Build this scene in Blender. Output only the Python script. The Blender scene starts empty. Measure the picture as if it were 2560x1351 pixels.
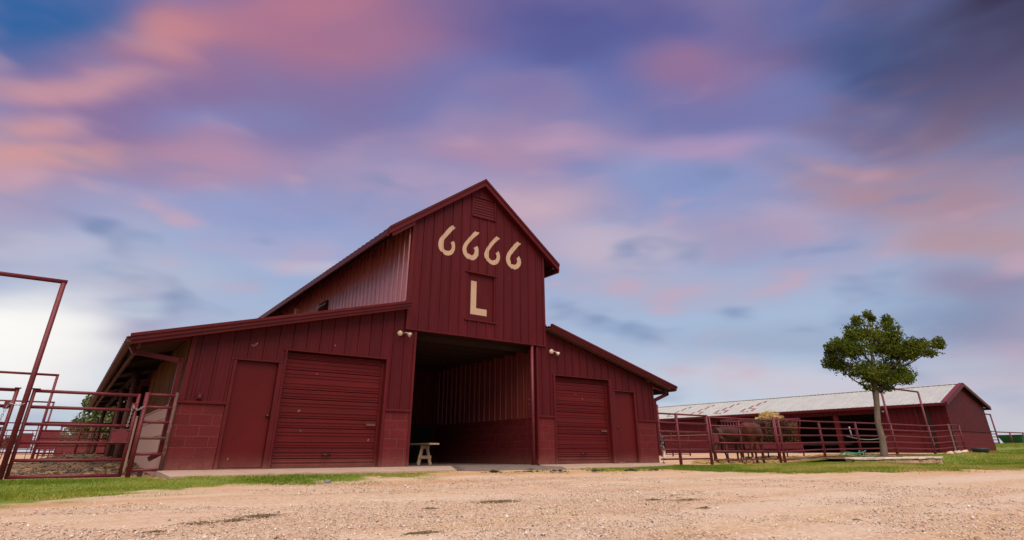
import bpy, bmesh, math, random
import numpy as np
from mathutils import Vector, Matrix

random.seed(7)
rng = np.random.default_rng(11)
R = math.radians
SC = bpy.context.scene
COL = SC.collection

# ------------------------------------------------------------------ camera
CAM = Vector((-1.789, -13.5466, 0.2935))
yaw, pitch, roll = 0.6277, 0.4207, -0.0022
fwd = Vector((math.sin(yaw) * math.cos(pitch), math.cos(yaw) * math.cos(pitch), math.sin(pitch)))
rgt = Vector((math.cos(yaw), -math.sin(yaw), 0.0))
upv = rgt.cross(fwd)
rgt, upv = rgt * math.cos(roll) + upv * math.sin(roll), upv * math.cos(roll) - rgt * math.sin(roll)
cd = bpy.data.cameras.new('camera')
cam = bpy.data.objects.new('camera', cd)
COL.objects.link(cam)
M = Matrix((rgt, upv, -fwd)).transposed().to_4x4()
M.translation = CAM
cam.matrix_world = M
cd.sensor_width = 36.0
cd.lens = 1420.28 / 2560 * 36
cd.shift_y = -(675.5 - 497.5) / 2560
cd.clip_start = 0.05
cd.clip_end = 6000
SC.camera = cam

# ------------------------------------------------------------------ exposure
EXPO = 1.86
SC.view_settings.view_transform = 'Standard'
SC.view_settings.look = 'None'
SC.view_settings.gamma = 1.0
SC.view_settings.use_curve_mapping = False
SC.view_settings.exposure = EXPO

def lin(c):
    return [((v / 255) / 12.92 if v / 255 <= 0.04045 else ((v / 255 + 0.055) / 1.055) ** 2.4) for v in c]

# ------------------------------------------------------------------ sky (dusk, drifting pink clouds)
SUN_DIR = Vector((-0.22, -0.45, 0.86)).normalized()
W_STR = 0.1
world = bpy.data.worlds.new('World')
SC.world = world
world.use_nodes = True
nt = world.node_tree
nt.nodes.clear()
L = nt.links.new
def N(t, **k):
    n = nt.nodes.new(t)
    for a, b in k.items():
        setattr(n, a, b)
    return n
def skyc(c):
    s = 1.0 / (2 ** EXPO) / W_STR
    return [v * s for v in lin(c)] + [1.0]
out = N('ShaderNodeOutputWorld')
bg = N('ShaderNodeBackground')
bg.inputs['Strength'].default_value = W_STR
L(bg.outputs[0], out.inputs[0])
tc = N('ShaderNodeTexCoord')
nrm = N('ShaderNodeVectorMath', operation='NORMALIZE')
L(tc.outputs['Generated'], nrm.inputs[0])
sep = N('ShaderNodeSeparateXYZ')
L(nrm.outputs[0], sep.inputs[0])
def mth(op, a, b=None, clamp=False):
    n = N('ShaderNodeMath', operation=op, use_clamp=clamp)
    for i, q in enumerate((a, b)):
        if q is None:
            continue
        if isinstance(q, (int, float)):
            n.inputs[i].default_value = q
        else:
            L(q, n.inputs[i])
    return n.outputs[0]
az = mth('MULTIPLY', mth('ARCTAN2', sep.outputs['X'], sep.outputs['Y']), 180 / math.pi)
el = mth('MULTIPLY', mth('ARCSINE', sep.outputs['Z']), 180 / math.pi)
# soft, wind-drawn warping of the cloud field
mp1 = N('ShaderNodeMapping'); mp1.inputs['Scale'].default_value = (2.2, 2.2, 5.5)
L(nrm.outputs[0], mp1.inputs['Vector'])
nz1 = N('ShaderNodeTexNoise'); nz1.inputs['Scale'].default_value = 1.6; nz1.inputs['Detail'].default_value = 2.5; nz1.inputs['Roughness'].default_value = 0.45
L(mp1.outputs[0], nz1.inputs['Vector'])
sc1 = N('ShaderNodeSeparateColor'); L(nz1.outputs['Color'], sc1.inputs[0])
mp2 = N('ShaderNodeMapping'); mp2.inputs['Scale'].default_value = (2.6, 2.6, 10.0)
L(nrm.outputs[0], mp2.inputs['Vector'])
nz2 = N('ShaderNodeTexNoise'); nz2.inputs['Scale'].default_value = 1.5; nz2.inputs['Detail'].default_value = 3.0; nz2.inputs['Roughness'].default_value = 0.5
L(mp2.outputs[0], nz2.inputs['Vector'])
mp3 = N('ShaderNodeMapping'); mp3.inputs['Scale'].default_value = (4.4, 4.4, 13.0)
L(nrm.outputs[0], mp3.inputs['Vector'])
nz3 = N('ShaderNodeTexNoise'); nz3.inputs['Scale'].default_value = 1.7; nz3.inputs['Detail'].default_value = 2.0; nz3.inputs['Roughness'].default_value = 0.42; nz3.inputs['Distortion'].default_value = 0.15
L(mp3.outputs[0], nz3.inputs['Vector'])
azw = mth('ADD', az, mth('MULTIPLY', mth('SUBTRACT', sc1.outputs[0], 0.5), 10.0))
elw = mth('ADD', el, mth('ADD', mth('MULTIPLY', mth('SUBTRACT', sc1.outputs[1], 0.5), 5.0), mth('MULTIPLY', mth('SUBTRACT', nz2.outputs['Fac'], 0.5), 2.4)))
# clear-sky colour by height
ramp = N('ShaderNodeValToRGB')
L(mth('DIVIDE', elw, 90.0, True), ramp.inputs[0])
stops = [(0.0, (196, 204, 215)), (0.07, (168, 183, 205)), (0.15, (156, 173, 202)), (0.23, (138, 153, 196)), (0.31, (114, 126, 180)), (0.40, (104, 112, 172)), (0.50, (86, 96, 156)), (1.0, (72, 84, 138))]
cr = ramp.color_ramp
while len(cr.elements) < len(stops):
    cr.elements.new(0.5)
for e, (p, c) in zip(cr.elements, stops):
    e.position = p
    e.color = [v / (2 ** EXPO) for v in lin(c)] + [1]
base = N('ShaderNodeVectorMath', operation='SCALE'); base.inputs['Scale'].default_value = 1.0 / W_STR
L(ramp.outputs[0], base.inputs[0])
nis = N('ShaderNodeTexSky', sky_type='NISHITA')
nis.sun_disc = False
nis.sun_elevation = math.asin(SUN_DIR.z)
nis.sun_rotation = math.atan2(SUN_DIR.x, SUN_DIR.y)
mx0 = N('ShaderNodeMixRGB'); mx0.inputs[0].default_value = 0.06
L(base.outputs[0], mx0.inputs[1]); L(nis.outputs[0], mx0.inputs[2])
col = mx0.outputs[0]
# clearer blue towards the north-west
def blob(col, a, e, ra, re, c, s, tilt):
    t = R(tilt)
    u = mth('SUBTRACT', azw, a); v = mth('SUBTRACT', elw, e)
    v2 = mth('SUBTRACT', v, mth('MULTIPLY', u, math.tan(t)))
    q = mth('ADD', mth('POWER', mth('ABSOLUTE', mth('DIVIDE', u, ra)), 2.0), mth('POWER', mth('ABSOLUTE', mth('DIVIDE', v2, re)), 2.0))
    g = mth('EXPONENT', mth('MULTIPLY', mth('POWER', q, 1.35), -0.8))
    g = mth('MULTIPLY', g, mth('ADD', mth('MULTIPLY', nz3.outputs['Fac'], 0.8), 0.62))
    g = mth('MULTIPLY', g, s, True)
    m = N('ShaderNodeMixRGB')
    L(g, m.inputs[0]); L(col, m.inputs[1]); m.inputs[2].default_value = skyc(c)
    return m.outputs[0]
# a loose field of mauve cloud carried all round the sky
fld = mth('MULTIPLY', mth('SUBTRACT', nz1.outputs['Fac'], 0.46), 4.0, True)
mxf = N('ShaderNodeMixRGB'); L(mth('MULTIPLY', fld, 0.55), mxf.inputs[0]); L(col, mxf.inputs[1]); mxf.inputs[2].default_value = skyc((184, 150, 172))
col = mxf.outputs[0]
BLOBS = [[4.4,32.1,19.9,7.7,[160,115,148],0.9,15.3],[-1.2,26.6,6.9,4.2,[132,112,158],0.75,16.7],[14.1,32.1,13.5,4.0,[120,115,165],0.7,10.1],[-1.0,34.2,7.5,1.9,[206,140,142],0.85,19.2],[15.5,39.0,15.9,3.9,[170,115,142],0.75,10.3],[12.4,40.4,6.6,1.5,[184,121,142],0.7,12.0],[-7.9,27.5,5.9,1.2,[206,152,160],0.8,21.3],[-9.5,23.3,3.0,1.1,[206,152,158],0.85,20.1],[-6.1,22.0,5.3,1.4,[210,155,154],0.9,17.2],[-8.4,19.2,3.4,1.2,[202,158,170],0.6,16.7],[5.3,28.3,6.3,1.4,[130,145,200],0.5,13.8],[6.8,25.2,6.6,2.8,[184,142,168],0.8,12.0],[19.3,26.1,8.3,3.1,[166,146,180],0.65,6.6],[12.6,28.8,6.3,2.2,[118,122,175],0.5,10.2],[46.2,40.8,20.1,4.7,[86,86,146],0.75,-5.2],[49.4,35.5,5.1,3.0,[92,112,172],0.5,-6.6],[38.9,34.0,7.1,2.7,[132,118,165],0.6,-1.4],[34.6,29.0,8.7,2.0,[180,142,170],0.75,0.5],[43.8,29.4,4.5,1.1,[186,152,182],0.7,-3.5],[39.5,23.6,6.5,2.2,[202,174,188],0.75,-1.4],[55.8,34.8,6.5,2.4,[152,114,150],0.85,-9.7],[65.4,34.4,4.9,2.6,[122,102,146],0.7,-14.9],[58.4,30.4,10.4,2.6,[122,112,162],0.5,-10.3],[85.0,31.0,13.0,7.0,[60,57,86],0.85,-16],[82.0,24.8,11.0,4.8,[92,80,112],0.6,-14],[72.8,31.1,5.7,3.2,[62,92,146],0.8,-18.4],[56.6,27.0,7.6,1.9,[178,150,186],0.85,-8.8],[65.7,24.4,5.1,1.2,[112,136,188],0.6,-12.2],[70.0,28.6,2.9,0.7,[128,118,160],0.6,-15.9],[71.3,25.9,5.3,1.3,[120,104,140],0.5,-15.7],[72.9,20.0,10.3,2.7,[172,138,152],0.9,-13.7],[72.1,23.1,5.3,0.6,[188,148,158],0.6,-14.9],[77.9,15.2,5.7,1.6,[182,146,152],0.75,-13.0],[62.8,19.4,4.5,1.6,[188,168,192],0.7,-9.1],[57.2,19.0,9.6,2.2,[168,148,178],0.6,-7.0],[50.1,26.1,3.4,2.0,[150,160,200],0.5,-5.8],[61.3,23.0,4.4,1.3,[140,150,195],0.6,-9.8],[46.5,18.9,6.6,2.4,[202,184,198],0.7,-3.4],[51.3,14.7,12.1,1.7,[182,172,194],0.6,-4.0],[77.1,11.8,5.7,1.7,[136,128,160],0.7,-10.1],[74.9,9.4,6.4,1.6,[112,128,166],0.6,-7.6],[62.5,9.1,12.0,1.2,[152,166,194],0.6,-4.6],[61.8,5.4,13.0,1.5,[208,200,212],0.7,-2.7],[74.5,5.8,4.8,0.9,[176,184,202],0.5,-4.8],[26.3,24.9,8.6,1.8,[182,158,186],0.55,3.6],[12.5,18.5,7.9,1.8,[178,170,202],0.5,7.3],[17.2,17.1,6.4,0.8,[206,192,206],0.6,5.3],[5.1,20.3,8.1,1.6,[152,158,200],0.5,10.9],[-4.8,14.8,6.4,1.3,[192,192,212],0.6,11.9],[1.9,13.4,6.3,1.6,[190,188,204],0.55,8.5],[-2.9,10.8,5.0,1.2,[196,198,214],0.6,8.3],[-4.7,7.5,5.3,3.1,[255,254,250],1.0,6.2],[-1.2,7.3,4.8,2.7,[248,247,244],0.85,5.3],[3.4,11.1,1.7,0.8,[218,228,238],0.7,6.8],[-1.1,4.0,6.1,1.1,[226,226,230],0.5,2.9],[-1.2,9.1,3.1,0.9,[250,248,244],0.6,6.6]]
LAST = [b for b in BLOBS if (b[0] > 81) or b[4][0] > 240]
for b in [q for q in BLOBS if q not in LAST]:
    col = blob(col, *b)
    if b[0] == 12.6:
        col = blob(col, -14.0, 31.2, 8.5, 4.2, (52, 100, 160), 0.95, 24)
# broken bands of thinner cloud: rosy where it catches light, slate blue in the gaps
wst = mth('MULTIPLY', mth('SUBTRACT', mth('MULTIPLY', nz3.outputs['Fac'], 2.0), 1.0), 3.0)
hi = mth('SUBTRACT', 1.0, mth('MULTIPLY', mth('ABSOLUTE', mth('SUBTRACT', el, 15.0)), 1 / 23.0), True)
for sgn, c_ in ((1.0, (204, 166, 182)), (-1.0, (112, 134, 176))):
    mxb = N('ShaderNodeMixRGB')
    sm = N('ShaderNodeMapRange', interpolation_type='SMOOTHERSTEP'); sm.inputs['From Max'].default_value = 2.1
    L(mth('MULTIPLY', wst, sgn), sm.inputs['Value'])
    L(mth('MULTIPLY', mth('MULTIPLY', sm.outputs[0], hi), 0.8), mxb.inputs[0]); L(col, mxb.inputs[1]); mxb.inputs[2].default_value = skyc(c_)
    col = mxb.outputs[0]
for b in LAST:
    col = blob(col, *b)
L(col, bg.inputs['Color'])

# ------------------------------------------------------------------ sun (bright overcast, very soft)
sd = bpy.data.lights.new('sun', 'SUN')
sd.energy = 1.5
sd.angle = R(75)
sd.color = (1.0, 0.87, 0.73)
sun = bpy.data.objects.new('sun', sd)
COL.objects.link(sun)
sun.rotation_euler = (-SUN_DIR).to_track_quat('-Z', 'Y').to_euler()
sun.location = (0, -20, 40)

# ------------------------------------------------------------------ materials
def new_mat(name):
    m = bpy.data.materials.new(name)
    m.use_nodes = True
    t = m.node_tree
    return m, t, t.nodes['Principled BSDF']
def paint(name, c, c2=None, rough=0.45, streak=(6, 6, 1.2), scale=1.0, bump=0.15, amount=1.0, spots=None, metal=0.0, spec=0.5, vary=0.0, dust=0.0):
    """painted / plain surface whose colour wanders between two tones, with fine relief"""
    m, t, p = new_mat(name)
    c2 = c2 or tuple(v * 0.78 for v in c)
    g = t.nodes.new('ShaderNodeNewGeometry')
    mp = t.nodes.new('ShaderNodeMapping'); mp.inputs['Scale'].default_value = streak
    t.links.new(g.outputs['Position'], mp.inputs['Vector'])
    n1 = t.nodes.new('ShaderNodeTexNoise'); n1.inputs['Scale'].default_value = scale; n1.inputs['Detail'].default_value = 6; n1.inputs['Roughness'].default_value = 0.6
    t.links.new(mp.outputs[0], n1.inputs['Vector'])
    r = t.nodes.new('ShaderNodeValToRGB')
    r.color_ramp.elements[0].position = 0.5 - 0.22 / max(amount, .01) * 1.0
    r.color_ramp.elements[1].position = 0.5 + 0.22 / max(amount, .01) * 1.0
    r.color_ramp.elements[0].color = (*c2, 1); r.color_ramp.elements[1].color = (*c, 1)
    t.links.new(n1.outputs['Fac'], r.inputs[0])
    colr = r.outputs[0]
    n2 = t.nodes.new('ShaderNodeTexNoise'); n2.inputs['Scale'].default_value = 34; n2.inputs['Detail'].default_value = 4
    t.links.new(g.outputs['Position'], n2.inputs['Vector'])
    if spots:
        n3 = t.nodes.new('ShaderNodeTexNoise'); n3.inputs['Scale'].default_value = spots[1]; n3.inputs['Detail'].default_value = 5; n3.inputs['Roughness'].default_value = 0.7
        t.links.new(g.outputs['Position'], n3.inputs['Vector'])
        r3 = t.nodes.new('ShaderNodeValToRGB'); r3.color_ramp.elements[0].position = spots[2]; r3.color_ramp.elements[1].position = spots[2] + 0.06
        t.links.new(n3.outputs['Fac'], r3.inputs[0])
        mx = t.nodes.new('ShaderNodeMixRGB'); mx.inputs[2].default_value = (*spots[0], 1)
        t.links.new(r3.outputs[0], mx.inputs[0]); t.links.new(colr, mx.inputs[1])
        colr = mx.outputs[0]
    if vary:
        oi = t.nodes.new('ShaderNodeObjectInfo')
        vr = t.nodes.new('ShaderNodeMapRange'); vr.inputs['To Min'].default_value = 1 - vary; vr.inputs['To Max'].default_value = 1 + vary
        t.links.new(oi.outputs['Random'], vr.inputs['Value'])
        vm = t.nodes.new('ShaderNodeVectorMath'); vm.operation = 'SCALE'
        t.links.new(colr, vm.inputs[0]); t.links.new(vr.outputs[0], vm.inputs['Scale'])
        colr = vm.outputs[0]
    if dust:
        sx = t.nodes.new('ShaderNodeSeparateXYZ'); t.links.new(g.outputs['Position'], sx.inputs[0])
        dr = t.nodes.new('ShaderNodeMapRange'); dr.inputs['From Min'].default_value = dust; dr.inputs['From Max'].default_value = -0.02; dr.inputs['To Max'].default_value = 0.85
        t.links.new(sx.outputs['Z'], dr.inputs['Value'])
        dn = t.nodes.new('ShaderNodeTexNoise'); dn.inputs['Scale'].default_value = 5.5; dn.inputs['Detail'].default_value = 6; dn.inputs['Roughness'].default_value = 0.75
        t.links.new(g.outputs['Position'], dn.inputs['Vector'])
        d2 = t.nodes.new('ShaderNodeMath'); d2.operation = 'MULTIPLY'; d2.use_clamp = True
        pw_ = t.nodes.new('ShaderNodeMath'); pw_.operation = 'POWER'; pw_.inputs[1].default_value = 2.2
        t.links.new(dr.outputs[0], pw_.inputs[0])
        t.links.new(pw_.outputs[0], d2.inputs[0]); t.links.new(dn.outputs['Fac'], d2.inputs[1])
        md = t.nodes.new('ShaderNodeMixRGB'); md.inputs[2].default_value = (0.30, 0.16, 0.115, 1)
        t.links.new(d2.outputs[0], md.inputs[0]); t.links.new(colr, md.inputs[1])
        colr = md.outputs[0]
    t.links.new(colr, p.inputs['Base Color'])
    rr = t.nodes.new('ShaderNodeMapRange'); rr.inputs['To Min'].default_value = rough - 0.09; rr.inputs['To Max'].default_value = rough + 0.12
    t.links.new(n1.outputs['Fac'], rr.inputs['Value']); t.links.new(rr.outputs[0], p.inputs['Roughness'])
    b = t.nodes.new('ShaderNodeBump'); b.inputs['Strength'].default_value = bump; b.inputs['Distance'].default_value = 0.02
    t.links.new(n2.outputs['Fac'], b.inputs['Height']); t.links.new(b.outputs[0], p.inputs['Normal'])
    p.inputs['Metallic'].default_value = metal
    p.inputs['Specular IOR Level'].default_value = spec
    return m
RED = (0.082, 0.0068, 0.0086)
MT = {}
MT['siding'] = paint('red_siding', RED, (0.058, 0.0050, 0.0070), 0.48, (7, 7, 0.7), 1.0, 0.12, spots=((0.12, 0.03, 0.026), 3.1, 0.70), spec=0.13, vary=0.09)
MT['gloss'] = paint('glossy_red_sheet', (0.32, 0.085, 0.080), (0.26, 0.062, 0.060), 0.27, (3, 3, 0.7), 1.0, 0.05, spec=0.9, vary=0.07)  # real gloss, but base red also lightened to imitate pale sky reflections
MT['trim'] = paint('red_trim', (0.092, 0.0088, 0.0095), (0.07, 0.007, 0.0082), 0.42, (4, 4, 2), 1.0, 0.1, spec=0.13, vary=0.05, dust=0.35)
MT['block'] = paint('red_block', (0.118, 0.013, 0.014), (0.09, 0.01, 0.0112), 0.62, (3, 3, 3), 1.0, 0.55, spots=((0.24, 0.07, 0.06), 5, 0.70), spec=0.13, vary=0.07, dust=0.45)
MT['mortar'] = paint('painted_mortar', (0.118, 0.0150, 0.0158), None, 0.7, (5, 5, 5), 1.0, 0.6)
MT['door'] = paint('red_door', (0.092, 0.0074, 0.008), (0.076, 0.0066, 0.0072), 0.36, (1.3, 1.3, 0.9), 1.0, 0.05, spots=((0.25, 0.1, 0.09), 4.3, 0.74), spec=0.13, dust=0.40)
MT['slat'] = paint('red_slat', (0.1, 0.0086, 0.0094), (0.078, 0.007, 0.0078), 0.38, (1.0, 1.0, 4), 1.0, 0.06, spots=((0.30, 0.16, 0.15), 3.4, 0.76), spec=0.13, vary=0.06, dust=0.40)
MT['fascia'] = paint('brown_red_fascia', (0.075, 0.010, 0.009), (0.056, 0.008, 0.008), 0.45, (2, 2, 2), 1.0, 0.1, spec=0.13)
MT['pipe'] = paint('red_pipe_paint', (0.140, 0.0150, 0.0210), (0.100, 0.0130, 0.0165), 0.45, (5, 5, 5), 1.2, 0.25, spots=((0.10, 0.04, 0.024), 6.0, 0.62), spec=0.3)
MT['rust'] = paint('rusty_pipe', (0.11, 0.028, 0.022), (0.07, 0.032, 0.022), 0.65, (6, 6, 6), 1.3, 0.4, spots=((0.20, 0.10, 0.06), 8, 0.58))
MT['cream'] = paint('cream_paint', (0.43, 0.285, 0.18), (0.39, 0.25, 0.155), 0.55, (5, 5, 5), 1.0, 0.15)
MT['galv'] = paint('pale_metal_roof', (0.395, 0.40, 0.38), (0.335, 0.34, 0.325), 0.42, (2, 2, 2), 0.8, 0.08, vary=0.04)
MT['bay'] = paint('bay_lit_red_sheet', (0.155, 0.024, 0.017), (0.115, 0.017, 0.013), 0.42, (6, 6, 0.8), 1.0, 0.1, spec=0.35, vary=0.1)  # siding red lightened to make up for missing bounce light in the bay
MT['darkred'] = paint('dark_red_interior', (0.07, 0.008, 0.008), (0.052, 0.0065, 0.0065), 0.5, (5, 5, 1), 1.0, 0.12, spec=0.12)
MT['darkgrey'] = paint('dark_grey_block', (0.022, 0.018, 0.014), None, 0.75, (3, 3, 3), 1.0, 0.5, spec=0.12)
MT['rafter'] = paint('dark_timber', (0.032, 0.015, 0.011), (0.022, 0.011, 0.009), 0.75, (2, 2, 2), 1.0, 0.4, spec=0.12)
MT['soffit'] = paint('dusty_soffit', (0.11, 0.062, 0.048), (0.075, 0.04, 0.032), 0.75, (1, 4, 2), 1.0, 0.3, spec=0.12)
MT['board'] = paint('brown_board', (0.17, 0.076, 0.026), (0.075, 0.030, 0.011), 0.7, (14, 14, 0.9), 1.0, 0.5, spec=0.03, vary=0.25)
MT['plank'] = paint('pale_pink_plank', (0.47, 0.275, 0.195), (0.38, 0.21, 0.15), 0.65, (9, 9, 1.0), 1.0, 0.3)
MT['post'] = paint('weathered_post', (0.13, 0.055, 0.042), (0.085, 0.034, 0.029), 0.7, (6, 6, 1), 1.0, 0.4, spec=0.12)
MT['concrete'] = paint('concrete', (0.40, 0.285, 0.225), (0.29, 0.20, 0.155), 0.88, (0.9, 2.2, 1.6), 1.6, 0.6, spots=((0.20, 0.135, 0.10), 2.6, 0.60), spec=0.15)
MT['dirt'] = paint('trodden_dirt', (0.16, 0.105, 0.085), (0.09, 0.065, 0.058), 0.95, (2, 2, 2), 1.2, 1.0)
MT['raw'] = paint('raw_pine', (0.46, 0.31, 0.17), (0.33, 0.215, 0.115), 0.7, (5, 5, 5), 1.3, 0.3)
MT['stone'] = paint('tan_limestone', (0.52, 0.35, 0.22), (0.36, 0.20, 0.11), 0.9, (5, 5, 5), 1.0, 1.0, vary=0.25)
MT['stonecap'] = paint('pale_limestone', (0.56, 0.44, 0.34), (0.44, 0.33, 0.25), 0.9, (4, 4, 4), 1.0, 1.0, vary=0.15)
MT['bark'] = paint('grey_bark', (0.18, 0.13, 0.092), (0.085, 0.06, 0.042), 0.9, (9, 9, 3), 1.0, 1.0)
MT['greystone'] = paint('grey_stone', (0.22, 0.22, 0.24), (0.14, 0.14, 0.16), 0.85, (20, 20, 20), 1.0, 0.8, spec=0.1)
MT['twig'] = paint('dark_twig_bark', (0.085, 0.060, 0.043), (0.05, 0.036, 0.027), 0.9, (9, 9, 3), 1.0, 0.6, spec=0.1)
MT['fadedred'] = paint('faded_roof_red', (0.24, 0.06, 0.055), (0.19, 0.045, 0.042), 0.6, (4, 4, 4), 1.0, 0.1, spec=0.15)
MT['chain'] = paint('galvanised_chain', (0.40, 0.37, 0.34), None, 0.4, (9, 9, 9), 1.0, 0.1, metal=0.8)
MT['black'] = paint('black_rubber', (0.022, 0.022, 0.026), None, 0.6, (4, 4, 4), 1.0, 0.3)
MT['white'] = paint('white_plastic', (0.62, 0.60, 0.56), None, 0.5, (4, 4, 4), 1.0, 0.1)
MT['hose'] = paint('green_hose', (0.05, 0.22, 0.12), None, 0.4, (4, 4, 4), 1.0, 0.1)
MT['rope'] = paint('pale_rope', (0.40, 0.36, 0.27), None, 0.8, (9, 9, 9), 1.0, 0.3)
MT['binpaint'] = paint('green_bin_paint', (0.035, 0.14, 0.065), None, 0.5, (2, 2, 2), 1.0, 0.2)
MT['lampmetal'] = paint('pale_lamp_metal', (0.55, 0.46, 0.38), None, 0.35, (9, 9, 9), 1.0, 0.05, metal=0.3)
MT['lens'] = paint('lamp_lens', (0.62, 0.50, 0.33), (0.5, 0.38, 0.2), 0.15, (30, 30, 30), 1.0, 0.3)
MT['knob'] = paint('dark_bronze', (0.06, 0.04, 0.035), None, 0.3, (9, 9, 9), 1.0, 0.05, metal=0.8)
MT['coat'] = paint('chestnut_coat', (0.096, 0.029, 0.011), (0.050, 0.015, 0.007), 0.5, (2.5, 2.5, 2.5), 1.0, 0.12, spec=0.18)
MT['coat2'] = paint('bay_coat', (0.062, 0.019, 0.009), (0.034, 0.011, 0.006), 0.5, (2.5, 2.5, 2.5), 1.0, 0.12, spec=0.18)
MT['pinto'] = paint('pinto_coat', (0.60, 0.55, 0.50), (0.018, 0.016, 0.016), 0.5, (1.6, 1.6, 1.6), 1.6, 0.1, amount=6)
MT['hair'] = paint('dark_horse_hair', (0.035, 0.017, 0.012), (0.02, 0.011, 0.009), 0.5, (40, 40, 3), 1.0, 0.6, spec=0.1)
MT['sock'] = paint('white_sock', (0.55, 0.40, 0.32), (0.42, 0.28, 0.21), 0.7, (9, 9, 9), 1.0, 0.2)
MT['hoof'] = paint('hoof_horn', (0.10, 0.07, 0.055), None, 0.5, (9, 9, 9), 1.0, 0.2)
MT['manure'] = paint('dry_manure', (0.23, 0.155, 0.070), (0.10, 0.068, 0.032), 0.95, (20, 20, 20), 1.0, 1.0)
MT['muck'] = paint('muck', (0.17, 0.10, 0.055), (0.05, 0.036, 0.024), 0.95, (6, 6, 6), 1.0, 1.0)
MT['greenmuck'] = paint('green_muck', (0.05, 0.058, 0.022), (0.025, 0.03, 0.015), 0.9, (12, 12, 12), 1.0, 1.0)

def attr_mat(name, stops, rough=0.8, trans=0.0, attr='tint', bump=0.0, spec=0.3):
    m, t, p = new_mat(name)
    a = t.nodes.new('ShaderNodeAttribute'); a.attribute_name = attr
    r = t.nodes.new('ShaderNodeValToRGB')
    e = r.color_ramp.elements
    while len(e) < len(stops):
        e.new(0.5)
    for q, (pos, c) in zip(e, stops):
        q.position = pos; q.color = (*c, 1)
    t.links.new(a.outputs['Fac'], r.inputs[0])
    t.links.new(r.outputs[0], p.inputs['Base Color'])
    p.inputs['Roughness'].default_value = rough
    p.inputs['Specular IOR Level'].default_value = spec
    if trans:
        tr = t.nodes.new('ShaderNodeBsdfTranslucent'); t.links.new(r.outputs[0], tr.inputs['Color'])
        mx = t.nodes.new('ShaderNodeMixShader'); mx.inputs[0].default_value = trans
        t.links.new(p.outputs[0], mx.inputs[1]); t.links.new(tr.outputs[0], mx.inputs[2])
        t.links.new(mx.outputs[0], t.nodes['Material Output'].inputs[0])
    return m
MT['leaf'] = attr_mat('leaf', [(0, (0.042, 0.066, 0.007)), (0.5, (0.090, 0.122, 0.012)), (0.9, (0.160, 0.178, 0.022)), (1, (0.16, 0.09, 0.025))], 0.6, 0.42, spec=0.08)
MT['leaf2'] = attr_mat('far_leaf', [(0, (0.05, 0.075, 0.022)), (1, (0.13, 0.155, 0.05))], 0.6, 0.25)
MT['grass'] = attr_mat('grass_blade', [(0, (0.095, 0.160, 0.016)), (0.45, (0.195, 0.250, 0.026)), (0.75, (0.32, 0.305, 0.050)), (1, (0.45, 0.325, 0.12))], 0.7, 0.3, spec=0.12)
MT['hay'] = attr_mat('hay', [(0, (0.055, 0.052, 0.014)), (0.35, (0.17, 0.13, 0.035)), (0.7, (0.45, 0.33, 0.12)), (1, (0.62, 0.47, 0.20))], 0.8, 0.1)
MT['pebble'] = attr_mat('pebble', [(0, (0.14, 0.105, 0.085)), (0.25, (0.38, 0.25, 0.165)), (0.55, (0.52, 0.36, 0.265)), (0.85, (0.56, 0.47, 0.40)), (1, (0.68, 0.63, 0.57))], 0.85)

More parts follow.
